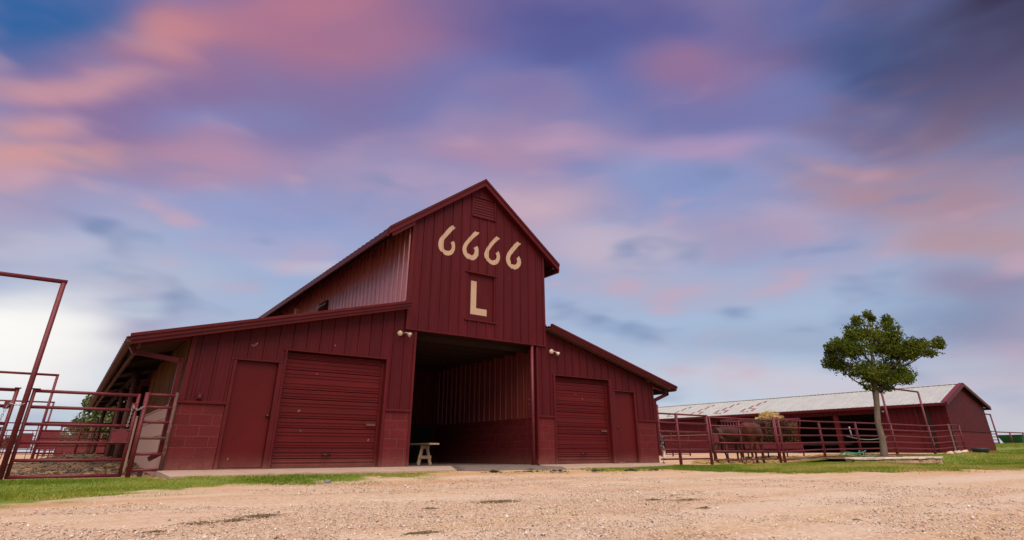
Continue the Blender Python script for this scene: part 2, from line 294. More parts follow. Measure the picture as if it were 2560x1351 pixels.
# ------------------------------------------------------------------ mesh helpers
W = {}
class MB:
    def __init__(s):
        s.v = []; s.f = []
    def add(s, vs, fs):
        o = len(s.v)
        s.v += [tuple(p) for p in vs]
        s.f += [tuple(i + o for i in f) for f in fs]
        return s
    def hexa(s, p):
        return s.add(p, [(0, 3, 2, 1), (4, 5, 6, 7), (0, 1, 5, 4), (1, 2, 6, 5), (2, 3, 7, 6), (3, 0, 4, 7)])
    def box(s, x0, x1, y0, y1, z0, z1):
        return s.hexa([(x0, y0, z0), (x1, y0, z0), (x1, y1, z0), (x0, y1, z0), (x0, y0, z1), (x1, y0, z1), (x1, y1, z1), (x0, y1, z1)])
    def cbox(s, x0, x1, y0, y1, z0, z1, c=0.01):
        """box with all edges chamfered"""
        b = bmesh.new()
        bmesh.ops.create_cube(b, size=1)
        for q in b.verts:
            q.co = Vector(((x0 + x1) / 2 + q.co.x * (x1 - x0), (y0 + y1) / 2 + q.co.y * (y1 - y0), (z0 + z1) / 2 + q.co.z * (z1 - z0)))
        bmesh.ops.bevel(b, geom=list(b.edges), offset=c, segments=1, affect='EDGES', profile=0.5)
        b.verts.index_update()
        s.add([q.co[:] for q in b.verts], [[q.index for q in f.verts] for f in b.faces])
        b.free()
        return s
    def prism(s, poly, ext):
        n = len(poly); e = Vector(ext)
        vs = [Vector(p) for p in poly]
        vs += [p + e for p in vs]
        fs = [tuple(range(n))[::-1], tuple(range(n, 2 * n))] + [(i, (i + 1) % n, n + (i + 1) % n, n + i) for i in range(n)]
        return s.add(vs, fs)
    def bar(s, p, q, w, h, upd=(0, 0, 1)):
        p = Vector(p); q = Vector(q); d = (q - p).normalized()
        a = d.cross(Vector(upd))
        if a.length < 1e-4:
            a = d.cross(Vector((1, 0, 0)))
        a.normalize(); b = a.cross(d)
        c = [(-1, -1), (1, -1), (1, 1), (-1, 1)]
        return s.hexa([p + a * w / 2 * i + b * h / 2 * j for i, j in c] + [q + a * w / 2 * i + b * h / 2 * j for i, j in c])
    def path(s, pts, r, n=8, cap=True):
        pts = [Vector(p) for p in pts]
        rs = r if isinstance(r, (list, tuple)) else [r] * len(pts)
        o = len(s.v); prev = None
        for i, p in enumerate(pts):
            d = (pts[min(i + 1, len(pts) - 1)] - pts[max(i - 1, 0)]).normalized()
            if prev is None:
                a = d.cross(Vector((0, 0, 1)))
                if a.length < 0.05:
                    a = d.cross(Vector((1, 0, 0)))
            else:
                a = prev - d * prev.dot(d)
            a.normalize(); b = d.cross(a); prev = a
            k = 1.0
            if 0 < i < len(pts) - 1:
                t1 = (pts[i] - pts[i - 1]).normalized(); k = 1 / max(0.5, abs(t1.dot(d)))
            s.v += [tuple(p + (a * math.cos(2 * math.pi * j / n) + b * math.sin(2 * math.pi * j / n)) * rs[i] * (k if k < 1.3 else 1.2)) for j in range(n)]
        for i in range(len(pts) - 1):
            for j in range(n):
                s.f.append((o + i * n + j, o + i * n + (j + 1) % n, o + (i + 1) * n + (j + 1) % n, o + (i + 1) * n + j))
        if cap:
            s.f.append(tuple(o + j for j in range(n))[::-1])
            s.f.append(tuple(o + (len(pts) - 1) * n + j for j in range(n)))
        return s
    def tube(s, p, q, r, n=8, r2=None):
        return s.path([p, q], [r, r2 if r2 is not None else r], n)
    def lathe(s, c, prof, n=12, axis=(0, 0, 1)):
        ax = Vector(axis).normalized(); a = ax.cross(Vector((0.3, 0.9, 0.2))).normalized(); b = ax.cross(a); c = Vector(c)
        o = len(s.v)
        for h, r in prof:
            s.v += [tuple(c + ax * h + (a * math.cos(2 * math.pi * j / n) + b * math.sin(2 * math.pi * j / n)) * r) for j in range(n)]
        for i in range(len(prof) - 1):
            for j in range(n):
                s.f.append((o + i * n + j, o + i * n + (j + 1) % n, o + (i + 1) * n + (j + 1) % n, o + (i + 1) * n + j))
        s.f.append(tuple(o + j for j in range(n))[::-1]); s.f.append(tuple(o + (len(prof) - 1) * n + j for j in range(n)))
        return s
    def build(s, name, mat, parent=None, smooth=False, local=False):
        vs = np.array(s.v, dtype=float)
        c = np.zeros(3) if local else (vs.min(0) + vs.max(0)) / 2
        me = bpy.data.meshes.new(name)
        me.from_pydata((vs - c).tolist(), [], s.f)
        if smooth is True:
            me.polygons.foreach_set('use_smooth', [True] * len(me.polygons))
        me.materials.append(MT[mat] if isinstance(mat, str) else mat)
        me.update()
        o = bpy.data.objects.new(name, me); COL.objects.link(o)
        o.location = c
        if parent is not None:
            o.parent = parent
            if not local:
                o.matrix_parent_inverse = Matrix.Translation(-Vector(W[parent.name]))
        W[o.name] = tuple(c)
        return o
def place(src, loc, parent, name=None):
    """another piece sharing the same mesh at world location loc"""
    o = src.copy(); COL.objects.link(o)
    o.location = loc
    o.parent = parent
    o.matrix_parent_inverse = Matrix.Translation(-Vector(W[parent.name]))
    W[o.name] = tuple(loc)
    return o
def tag(o, label, cat, group=None):
    o['label'] = label; o['category'] = cat
    if group:
        o['group'] = group
    return o
def thing(name, label, cat, loc=(0, 0, 0), rotz=0.0, group=None):
    o = bpy.data.objects.new(name, None); COL.objects.link(o)
    o.empty_display_size = 0.2
    o.location = loc; o.rotation_euler = (0, 0, rotz)
    W[o.name] = tuple(loc)
    return tag(o, label, cat, group)
def np_mesh(name, verts, faces, mat, tint=None, kind=None, attrs=None):
    """big meshes straight from numpy; faces = (n, k) array"""
    me = bpy.data.meshes.new(name)
    k = faces.shape[1]
    me.vertices.add(len(verts)); me.vertices.foreach_set('co', np.asarray(verts, np.float32).ravel())
    me.loops.add(faces.size); me.loops.foreach_set('vertex_index', faces.astype(np.int32).ravel())
    me.polygons.add(len(faces)); me.polygons.foreach_set('loop_start', np.arange(0, faces.size, k, dtype=np.int32))
    me.update(calc_edges=True)
    A = dict(attrs or {})
    if tint is not None:
        A['tint'] = tint
    for an, av in A.items():
        at = me.attributes.new(an, 'FLOAT', 'POINT'); at.data.foreach_set('value', np.asarray(av, np.float32))
    me.materials.append(MT[mat] if isinstance(mat, str) else mat)
    o = bpy.data.objects.new(name, me); COL.objects.link(o)
    W[o.name] = (0, 0, 0)
    if kind:
        o['kind'] = kind
    return o

# numpy value noise
def vnoise(x, y, seed=0):
    x = np.asarray(x, float); y = np.asarray(y, float)
    xi = np.floor(x).astype(np.int64); yi = np.floor(y).astype(np.int64)
    fx = x - xi; fy = y - yi
    fx = fx * fx * (3 - 2 * fx); fy = fy * fy * (3 - 2 * fy)
    def h(a, b):
        q = (a * 374761393 + b * 668265263 + seed * 974634777) & 0xffffffff
        q = ((q ^ (q >> 13)) * 1274126177) & 0xffffffff
        return ((q ^ (q >> 16)) & 0xffff) / 65535.0
    return (h(xi, yi) * (1 - fx) + h(xi + 1, yi) * fx) * (1 - fy) + (h(xi, yi + 1) * (1 - fx) + h(xi + 1, yi + 1) * fx) * fy
def fbm(x, y, o=4, seed=0):
    s = 0; a = 0.5; t = 0
    for i in range(o):
        s = s + a * vnoise(x * 2 ** i, y * 2 ** i, seed + i); t += a; a *= 0.5
    return s / t
def sstep(a, b, x):
    t = np.clip((x - a) / (b - a), 0, 1); return t * t * (3 - 2 * t)

# ------------------------------------------------------------------ ground
def GZ(x, y):
    x = np.asarray(x, float); y = np.asarray(y, float)
    yard = np.interp(y, [-14, -8, -5, -3.2, -1.7, 0, 3], [-0.2, -0.2, -0.19, -0.165, -0.118, -0.118, -0.11])
    back = np.interp(x, [-5, 13, 15, 22, 25, 28, 34, 36, 40, 48, 60, 95, 130, 300], [-0.09, -0.09, -0.14, -0.14, -0.03, 0.04, 0.12, 0.18, 0.25, 0.32, 0.58, 1.22, 1.15, 0.6])
    line = np.interp(x, [-5, 13, 15, 21, 24.3, 31, 36, 38.6, 41, 48, 60, 95, 130, 300], [-0.08, -0.1, -0.12, -0.1, 0.08, 0.13, 0.16, 0.24, 0.28, 0.32, 0.58, 1.22, 1.15, 0.6])
    mid = np.interp(x, [13, 17, 20, 22, 25, 27.5, 32, 40, 48, 60, 95, 130, 300], [-0.13, -0.06, -0.02, -0.11, -0.25, -0.29, -0.20, 0.12, 0.25, 0.5, 1.1, 1.1, 0.6])
    lo = np.interp(x, [13, 20, 28, 40, 60, 95, 130, 300], [-0.19, -0.17, -0.13, 0.0, 0.3, 0.9, 1.0, 0.6])
    t1 = sstep(-0.6, -3.2, y); t2 = sstep(-3.2, -8.0, y)
    rt = line * (1 - t1) + mid * t1
    rt = rt * (1 - t2) + lo * t2
    t3 = sstep(0.2, 1.6, y)
    rt = rt * (1 - t3) + back * t3
    w = sstep(12.5, 15.5, x)
    lf = yard + 0.042 * sstep(-0.5, 0.1, x) * sstep(-3.2, -1.7, y)
    # muck heaped inside the left pen
    muck = 0.30 * np.exp(-(((x + 1.35) / 1.6) ** 2 + ((y - 6.4) / 3.2) ** 2)) * (0.35 + 1.3 * fbm(x * 3, y * 3, 4, 5)) * sstep(0.4, 2.5, y)
    z = lf * (1 - w) + rt * w + muck * (x < -0.1)
    far = sstep(150, 500, np.hypot(x, y))
    return z * (1 - far * 0.5)
EDGE_X = [-40, -8, -2.18, -1.05, 0.7, 2.75, 4.6, 5.2, 8.2, 9.0, 11.4, 13, 15, 18.7, 25, 40, 100, 400]
EDGE_Y = [-14, -7.6, -5.5, -4.4, -3.15, -2.75, -2.3, -2.0, -2.2, -2.4, -2.8, -4.8, -6.2, -7.4, -9.2, -13, -34, -120]
def GRASS(x, y):
    x = np.asarray(x, float); y = np.asarray(y, float)
    e = np.interp(x, EDGE_X, EDGE_Y)
    n = fbm(x * 1.3, y * 1.3, 4, 3) - 0.5
    n2 = fbm(x * 5, y * 5, 3, 9) - 0.5
    front = 0.75 * sstep(-0.1, 0.35, y - e + n * 1.6 + n2 * 0.9) + 0.25 * sstep(-0.75, 0.25, y - e + n * 2.2 + n2 * 1.2)
    back = np.interp(x, [-6, -0.4, -0.25, 13.0, 13.8, 14.2, 24, 30, 38, 40, 47, 48.5, 60], [-0.05, -0.05, -1.72, -1.62, -0.4, -0.3, -0.2, -0.3, -0.2, 0.3, 0.3, 60, 400])
    bk = sstep(0.25, -0.25, y - back + n * 0.5)
    dens = np.interp(x, [-6, 3.0, 4.4, 5.2, 8.6, 9.6, 10.6, 14, 16, 22, 26], [1, 1, 0.75, 0.22, 0.16, 0.6, 1, 1, 0.85, 0.85, 1])
    return front * bk * dens
def ground():
    xs = np.concatenate([np.linspace(-900, -60, 14), np.linspace(-50, -8, 24), np.arange(-7.5, 30, 0.13), np.arange(30, 60, 0.5), np.linspace(62, 150, 36), np.linspace(165, 1200, 16)])
    ys = np.concatenate([np.linspace(-500, -40, 10), np.linspace(-34, -14, 12), np.arange(-13.6, 10, 0.11), np.arange(10.2, 14, 0.3), np.linspace(15, 60, 30), np.linspace(66, 1500, 22)])
    X, Y = np.meshgrid(xs, ys)
    Z = GZ(X, Y)
    near = sstep(60, 25, np.hypot(X, Y))
    Z = Z + near * ((fbm(X * 0.8, Y * 0.8, 3, 1) - 0.5) * 0.05 + (fbm(X * 4, Y * 4, 3, 2) - 0.5) * 0.022)
    inside = (X > -0.1) & (X < 13.85) & (Y > 0.02) & (Y < 22)
    Z = np.where(inside, -0.12, Z)
    Z = np.where((X > -0.25) & (X < 13.3) & (Y > -1.5) & (Y < 0.2), np.minimum(Z, -0.10), Z)
    n, m = X.shape
    idx = np.arange(n * m).reshape(n, m)
    F = np.stack([idx[:-1, :-1], idx[:-1, 1:], idx[1:, 1:], idx[1:, :-1]], -1).reshape(-1, 4)
    g = GRASS(X, Y)
    # red dirt: behind the fences and where the gravel thins out next to the grass
    e = np.interp(X, EDGE_X, EDGE_Y)
    dirt = sstep(-2.2, -0.1, Y - e + (fbm(X * 0.7, Y * 0.7, 3, 21) - 0.5) * 2.5)
    dirt = np.maximum(dirt, sstep(-0.2, 0.3, Y))
    muck = np.exp(-(((X + 1.5) / 2.6) ** 2 + ((Y - 6.2) / 4.5) ** 2)) * (X < 0.3)
    m_, t, p = new_mat('gravel_ground')
    def nd(tp, **k):
        q = t.nodes.new(tp)
        for a, b in k.items():
            setattr(q, a, b)
        return q
    def ramp(src, st):
        r = nd('ShaderNodeValToRGB')
        while len(r.color_ramp.elements) < len(st):
            r.color_ramp.elements.new(0.5)
        for q, (a, c) in zip(r.color_ramp.elements, st):
            q.position = a; q.color = (*c, 1) if len(c) == 3 else (c[0],) * 3 + (1,)
        t.links.new(src, r.inputs[0]); return r.outputs[0]
    def noise(sc, det=4, ro=0.6, st=None):
        q = nd('ShaderNodeTexNoise'); q.inputs['Scale'].default_value = sc; q.inputs['Detail'].default_value = det; q.inputs['Roughness'].default_value = ro
        if st:
            mp = nd('ShaderNodeMapping'); mp.inputs['Scale'].default_value = st; t.links.new(pos, mp.inputs['Vector']); t.links.new(mp.outputs[0], q.inputs['Vector'])
        else:
            t.links.new(pos, q.inputs['Vector'])
        return q.outputs['Fac']
    def mix(f, a, b, mode='MIX'):
        q = nd('ShaderNodeMixRGB', blend_type=mode)
        for i, s in enumerate((f, a, b)):
            if isinstance(s, (int, float)):
                q.inputs[i].default_value = s
            elif isinstance(s, tuple):
                q.inputs[i].default_value = (*s, 1)
            else:
                t.links.new(s, q.inputs[i])
        return q.outputs[0]
    geo = nd('ShaderNodeNewGeometry'); pos = geo.outputs['Position']
    vor = nd('ShaderNodeTexVoronoi'); vor.inputs['Scale'].default_value = 48; t.links.new(pos, vor.inputs['Vector'])
    vor2 = nd('ShaderNodeTexVoronoi'); vor2.inputs['Scale'].default_value = 21; t.links.new(pos, vor2.inputs['Vector'])
    sc_ = nd('ShaderNodeSeparateColor'); t.links.new(vor.outputs['Color'], sc_.inputs[0])
    sc2 = nd('ShaderNodeSeparateColor'); t.links.new(vor2.outputs['Color'], sc2.inputs[0])
    peb = ramp(sc_.outputs[0], [(0, (0.20, 0.135, 0.095)), (0.18, (0.40, 0.265, 0.155)), (0.6, (0.56, 0.385, 0.235)), (0.85, (0.57, 0.455, 0.34)), (1, (0.68, 0.61, 0.52))])
    peb = mix(0.35, peb, ramp(sc2.outputs[0], [(0, (0.30, 0.2, 0.145)), (0.5, (0.50, 0.335, 0.235)), (1, (0.60, 0.46, 0.36))]))
    red = ramp(noise(14, 5, 0.7), [(0.3, (0.36, 0.19, 0.095)), (0.7, (0.54, 0.325, 0.185))])
    big = ramp(noise(0.35, 4, 0.6, (1, 2.2, 1)), [(0.36, (0.0,)), (0.62, (1.0,))])
    dat = nd('ShaderNodeAttribute'); dat.attribute_name = 'dirtm'
    df = nd('ShaderNodeMath', operation='MULTIPLY_ADD'); df.use_clamp = True
    t.links.new(big, df.inputs[0]); df.inputs[1].default_value = 0.38; t.links.new(dat.outputs['Fac'], df.inputs[2])
    c = mix(df.outputs[0], peb, red)
    litter = ramp(noise(3.0, 6, 0.75, (1, 3, 1)), [(0.60, (0.0,)), (0.72, (0.7,))])
    c = mix(litter, c, (0.24, 0.17, 0.075))
    straw = ramp(noise(1.1, 7, 0.8, (0.7, 2.6, 1)), [(0.50, (0.0,)), (0.66, (0.55,))])
    c = mix(straw, c, (0.47, 0.345, 0.165))
    track = ramp(noise(0.9, 3, 0.5, (0.12, 1.5, 1)), [(0.42, (0.0,)), (0.6, (0.45,))])
    c = mix(track, c, (0.56, 0.47, 0.385))
    chips = ramp(noise(26, 3, 0.6), [(0.66, (0.0,)), (0.74, (0.75,))])
    c = mix(chips, c, (0.17, 0.115, 0.07))
    mat_ = nd('ShaderNodeAttribute'); mat_.attribute_name = 'muckm'
    mk = ramp(noise(9, 6, 0.7), [(0.35, (0.055, 0.036, 0.022)), (0.7, (0.23, 0.14, 0.08))])
    c = mix(mat_.outputs['Fac'], c, mk)
    gat = nd('ShaderNodeAttribute'); gat.attribute_name = 'grassm'
    gc = ramp(noise(7, 6, 0.7), [(0.3, (0.08, 0.13, 0.016)), (0.55, (0.155, 0.20, 0.028)), (0.75, (0.30, 0.25, 0.075))])
    gf = nd('ShaderNodeMath', operation='MULTIPLY'); gf.use_clamp = True
    t.links.new(gat.outputs['Fac'], gf.inputs[0]); gf.inputs[1].default_value = 1.0
    c = mix(gf.outputs[0], c, gc)
    c = mix(1.0, c, (0.93, 0.915, 0.91), 'MULTIPLY')
    t.links.new(c, p.inputs['Base Color'])
    p.inputs['Roughness'].default_value = 0.93
    p.inputs['Specular IOR Level'].default_value = 0.2
    bsum = nd('ShaderNodeMath', operation='ADD')
    t.links.new(vor.outputs['Distance'], bsum.inputs[0]); t.links.new(noise(30, 5, 0.7), bsum.inputs[1])
    bp = nd('ShaderNodeBump'); bp.inputs['Strength'].default_value = 0.6; bp.inputs['Distance'].default_value = 0.012
    t.links.new(bsum.outputs[0], bp.inputs['Height']); t.links.new(bp.outputs[0], p.inputs['Normal'])
    o = np_mesh('ground', np.stack([X, Y, Z], -1).reshape(-1, 3), F, m_, None, 'structure', {'grassm': g.ravel(), 'dirtm': dirt.ravel(), 'muckm': np.clip(muck.ravel() * 1.2, 0, 1)})
    o.data.polygons.foreach_set('use_smooth', np.ones(len(o.data.polygons), bool))
    return o
ground()

# ------------------------------------------------------------------ ribbed sheet siding, one strip per rib
PITCH = 0.3045
PROF = [(0, 0), (0.010, 0.027), (0.046, 0.027), (0.056, 0), (0.128, 0), (0.134, 0.004), (0.150, 0.004), (0.156, 0), (0.208, 0), (0.214, 0.004), (0.230, 0.004), (0.236, 0), (PITCH, 0)]
def prof_at(d):
    for (a, wa), (b, wb) in zip(PROF, PROF[1:]):
        if a <= d <= b:
            return wa + (wb - wa) * (d - a) / (b - a) if b > a else wa
    return 0.0
def rib_height(u, phase):
    return prof_at((u - phase) % PITCH)
def sheet(O, U, V, Wd, u0, u1, v0, v1, phase, mat, parent, name='siding_panel', joined=False, pitch=PITCH, thick=0.012, flatten=1.0):
    """strips of ribbed sheet on the plane O + uU + vV, ribs towards Wd; v0, v1 may be functions of u"""
    O = Vector(O); U = Vector(U); V = Vector(V); Wd = Vector(Wd)
    f0 = v0 if callable(v0) else (lambda u: v0)
    f1 = v1 if callable(v1) else (lambda u: v1)
    flip = U.cross(V).dot(Wd) < 0
    k = math.floor((u0 - phase) / pitch)
    mb = MB(); res = []
    sc = pitch / PITCH
    while phase + k * pitch < u1 - 1e-6:
        s = phase + k * pitch; k += 1
        a = max(u0, s); b = min(u1, s + pitch)
        if b - a < 0.006:
            continue
        cs = [a] + [s + d * sc for d, _ in PROF if a + 1e-5 < s + d * sc < b - 1e-5] + [b]
        if not joined:
            mb = MB()
        o = len(mb.v)
        n = len(cs)
        for u in cs:
            w = prof_at(min(max((u - s) / sc, 0), PITCH)) * flatten
            lo = f0(u); hi = f1(u)
            mb.v += [tuple(O + U * u + V * lo + Wd * w), tuple(O + U * u + V * hi + Wd * w)]
        for u in (a, b):
            lo = f0(u); hi = f1(u)
            mb.v += [tuple(O + U * u + V * lo - Wd * thick), tuple(O + U * u + V * hi - Wd * thick)]
        fs = [(o + 2 * i, o + 2 * i + 2, o + 2 * i + 3, o + 2 * i + 1) for i in range(n - 1)]
        p = o + 2 * n
        fs.append((p + 2, p, p + 1, p + 3))
        fs.append((p, o, o + 1, p + 1)); fs.append((o + 2 * n - 2, p + 2, p + 3, o + 2 * n - 1))
        fs.append(tuple([p, p + 2] + [o + 2 * i for i in range(n - 1, -1, -1)]))
        fs.append(tuple([p + 3, p + 1] + [o + 2 * i + 1 for i in range(n)]))
        if flip:
            fs = [f[::-1] for f in fs]
        mb.f += fs
        if not joined:
            res.append(mb.build(name, mat, parent))
    if joined:
        return mb.build(name, mat, parent)
    return res

# concrete blocks: chamfered face, shared meshes by length
BLOCKS = {}
def block_mesh(l, h, d, mat, cut=0.004):
    key = (round(l, 3), round(h, 3), mat)
    if key not in BLOCKS:
        mb = MB()
        c = cut
        fr = [(-l / 2 + c, -d / 2, -h / 2 + c), (l / 2 - c, -d / 2, -h / 2 + c), (l / 2 - c, -d / 2, h / 2 - c), (-l / 2 + c, -d / 2, h / 2 - c)]
        md = [(-l / 2, -d / 2 + c, -h / 2), (l / 2, -d / 2 + c, -h / 2), (l / 2, -d / 2 + c, h / 2), (-l / 2, -d / 2 + c, h / 2)]
        bk = [(-l / 2, d / 2, -h / 2), (l / 2, d / 2, -h / 2), (l / 2, d / 2, h / 2), (-l / 2, d / 2, h / 2)]
        fs = [(0, 1, 2, 3)] + [(i, 4 + i, 4 + (i + 1) % 4, (i + 1) % 4) for i in range(4)] + [(4 + i, 8 + i, 8 + (i + 1) % 4, 4 + (i + 1) % 4) for i in range(4)] + [(11, 10, 9, 8)]
        mb.add(fr + md + bk, fs)
        me = bpy.data.meshes.new('concrete_block'); me.from_pydata(mb.v, [], mb.f); me.materials.append(MT[mat]); me.update()
        BLOCKS[key] = me
    return BLOCKS[key]
def block_wall(parent, org, U, Wd, length, rows=6, mat='block', z0=0.0, rh=0.2032, bl=0.4064, depth=0.12, off=0.0):
    """U along the wall (unit, horizontal), Wd outward; org at the lower left as seen from outside"""
    U = Vector(U); Wd = Vector(Wd); org = Vector(org)
    ang = math.atan2(U.y, U.x)
    j = 0.012
    core = MB()
    a = org - Wd * 0.0025; b = org + U * length - Wd * 0.0025
    core.hexa([a, b, b - Wd * (depth - 0.01), a - Wd * (depth - 0.01)] + [q + Vector((0, 0, rows * rh - 0.002)) for q in (a, b, b - Wd * (depth - 0.01), a - Wd * (depth - 0.01))])
    core.build('mortar', 'mortar' if mat == 'block' else mat, parent)
    for r in range(rows):
        u = -(bl / 2 if r % 2 else 0) - off
        while u < length - 0.02:
            s = max(u, 0); e = min(u + bl, length)
            u += bl
            if e - s < 0.03:
                continue
            me = block_mesh(e - s - j, rh - j, depth - 0.02, mat)
            o = bpy.data.objects.new('concrete_block', me); COL.objects.link(o)
            c = org + U * ((s + e) / 2) - Wd * ((depth - 0.02) / 2 + random.uniform(-0.0012, 0.0012)) + Vector((0, 0, z0 + r * rh + rh / 2))
            o.location = c; o.rotation_euler = (random.uniform(-.002, .002), 0, ang)
            o.parent = parent; o.matrix_parent_inverse = Matrix.Translation(-Vector(W[parent.name])); W[o.name] = tuple(c)

# ------------------------------------------------------------------ the barn
BX0, BX1 = -0.157, 13.882
DEPTH = 22.0
barn = thing('barn', 'big dark red ranch barn with tall gabled centre, lean-to wings, numerals and a letter L', 'barn', (6.9, 0, 0))
def zl(x): return 2.382 + 0.2530 * (x + 1.226)          # upper face of the left lean-to roof
def zr(x): return 3.876 - 0.2712 * (x - 9.029)          # right lean-to roof
RX, RZ = 6.87, 8.03
EL, ER, EZ = 3.86, 9.74, 5.80
def zm(x): return RZ - (RZ - EZ) * (RX - x) / (RX - EL) if x < RX else RZ - (RZ - EZ) * (x - RX) / (ER - RX)
FO, FU, FV, FW = (0, 0, 0), (1, 0, 0), (0, 0, 1), (0, -1, 0)
T1 = lambda x: zl(x) - 0.13
T2 = lambda x: zr(x) - 0.13
BT = 1.24
# lower facade, left wing
for a, b, z in ((BX0 + 0.10, 0.706, BT + 0.02), (0.706, 1.742, 2.15), (1.742, 4.262, 2.425), (4.262, 4.60, BT + 0.02)):
    sheet(FO, FU, FV, FW, a, b, z, T1, 0.05, 'siding', barn)
sheet(FO, FU, FV, FW, 4.60, 4.90, BT + 0.02, 3.22, 0.05, 'siding', barn)
# lower facade, right wing
sheet(FO, FU, FV, FW, 8.965, 9.25, BT + 0.02, 3.22, 9.40, 'siding', barn)
for a, b, z in ((9.25, 9.527, BT + 0.02), (9.527, 11.93, 2.412), (11.93, 12.99, 2.14), (12.99, BX1 - 0.06, BT + 0.02)):
    sheet(FO, FU, FV, FW, a, b, z, T2, 9.40, 'siding', barn)
# upper facade, cut out round the louvre and the loft door
UO = (0, -0.035, 0)
UT = lambda x: zm(x) - 0.10
UL, UR = 4.612, 9.252
sheet(UO, FU, FV, FW, UL + 0.09, 6.44, 3.217, UT, 4.955, 'siding', barn)
sheet(UO, FU, FV, FW, 6.44, 7.37, 3.217, 3.69, 4.955, 'siding', barn)
sheet(UO, FU, FV, FW, 6.44, 6.515, 5.06, UT, 4.955, 'siding', barn)
sheet(UO, FU, FV, FW, 6.515, 7.36, 5.06, 6.84, 4.955, 'siding', barn)
sheet(UO, FU, FV, FW, 6.515, 7.36, 7.45, UT, 4.955, 'siding', barn)
sheet(UO, FU, FV, FW, 7.36, 7.37, 5.06, UT, 4.955, 'siding', barn)
sheet(UO, FU, FV, FW, 7.37, UR - 0.07, 3.217, UT, 4.955, 'siding', barn)
# backing behind the sheets so that no light leaks in
mb = MB()
mb.prism([(UL + .02, 0.05, 3.24), (UR - .02, 0.05, 3.24), (UR - .02, 0.05, zm(UR) - .15), (RX, 0.05, RZ - .15), (UL + .02, 0.05, zm(UL) - .15)], (0, 0.04, 0))
mb.build('gable_framing', 'rafter', barn)
mb = MB().prism([(BX0 + .02, 0.02, 2.43), (UL, 0.02, 2.43), (UL, 0.02, zl(UL) - .16), (BX0 + .02, 0.02, zl(BX0) - .16)], (0, 0.04, 0))
mb.build('wing_framing', 'rafter', barn)
mb = MB().prism([(UR, 0.02, 2.43), (BX1 - .02, 0.02, 2.43), (BX1 - .02, 0.02, zr(BX1) - .16), (UR, 0.02, zr(UR) - .16)], (0, 0.04, 0))
mb.build('wing_framing', 'rafter', barn)
# trims
def trim(x0, x1, y0, y1, z0, z1, name='trim_board', mat='trim', c=0.006):
    return MB().cbox(x0, x1, y0, y1, z0, z1, c).build(name, mat, barn)
trim(BX0, BX0 + 0.105, -0.034, 0.10, BT + 0.02, zl(BX0) - 0.10, 'corner_trim')
trim(BX1 - 0.065, BX1 + 0.004, -0.034, 0.10, BT + 0.02, zr(BX1) - 0.10, 'corner_trim')
trim(UL, UL + 0.095, -0.068, 0.06, 3.214, zm(UL) - 0.06, 'corner_trim')
trim(UR - 0.075, UR, -0.068, 0.06, 3.214, zm(UR) - 0.06, 'corner_trim')
trim(UL - 0.003, UR + 0.003, -0.071, 0.03, 3.20, 3.232, 'drip_edge')
trim(4.895, 4.962, -0.032, 0.20, 0.0, 3.196, 'door_jamb')
trim(8.902, 8.968, -0.032, 0.20, 0.0, 3.196, 'door_jamb')
# block piers with a sloped metal cap
for a, b in ((BX0, 0.706), (4.262, 4.893), (8.970, 9.527), (13.02, BX1)):
    block_wall(barn, (a, -0.012, 0), (1, 0, 0), (0, -1, 0), b - a, off=0.13 if a < 1 else 0.05)
    MB().prism([(a - 0.012, -0.004, BT + 0.035), (a - 0.012, -0.055, BT + 0.008), (a - 0.012, -0.055, BT - 0.022), (a - 0.012, -0.004, BT - 0.022)], (b - a + 0.024, 0, 0)).build('wainscot_cap', 'trim', barn)
block_wall(barn, (BX1, 0.0, 0), (0, 1, 0), (1, 0, 0), 4.0)
# ---- personnel doors
def personnel_door(x0, x1, zt, knob, left_trim, right_trim):
    leaf = MB().cbox(x0, x1, 0.062, 0.105, 0.03, zt, 0.004).build('door', 'door', barn)
    for a, b, n in left_trim + right_trim:
        MB().cbox(a, b, -0.030, 0.11, 0.0, zt + 0.035, 0.005).build('door_jamb', 'trim', leaf)
    MB().cbox(left_trim[0][0] - 0.01, right_trim[-1][1] + 0.012, -0.042, 0.10, zt + 0.004, zt + 0.046, 0.006).build('door_head', 'trim', leaf)
    MB().cbox(x0 - 0.02, x1 + 0.02, -0.01, 0.11, 0.002, 0.024, 0.004).build('door_sill', 'trim', leaf)
    kb = MB().lathe((knob[0], 0.062, knob[1]), [(0, 0.034), (0.006, 0.034), (0.008, 0.014), (0.035, 0.014), (0.042, 0.028), (0.062, 0.030), (0.074, 0.018)], 14, (0, -1, 0))
    kb.build('door_knob', 'knob', leaf, True)
    for z in (0.25, 1.05, 1.85):
        MB().tube((x0 if knob[0] > (x0 + x1) / 2 else x1, 0.058, z - 0.05), (x0 if knob[0] > (x0 + x1) / 2 else x1, 0.058, z + 0.05), 0.010, 6).build('hinge', 'trim', leaf)
    return leaf
personnel_door(0.785, 1.640, 2.118, (1.588, 1.03), [(0.715, 0.783, 0)], [(1.642, 1.742, 0)])
personnel_door(12.06, 12.925, 2.085, (12.135, 1.02), [(11.945, 12.055, 0)], [(12.928, 13.012, 0)])
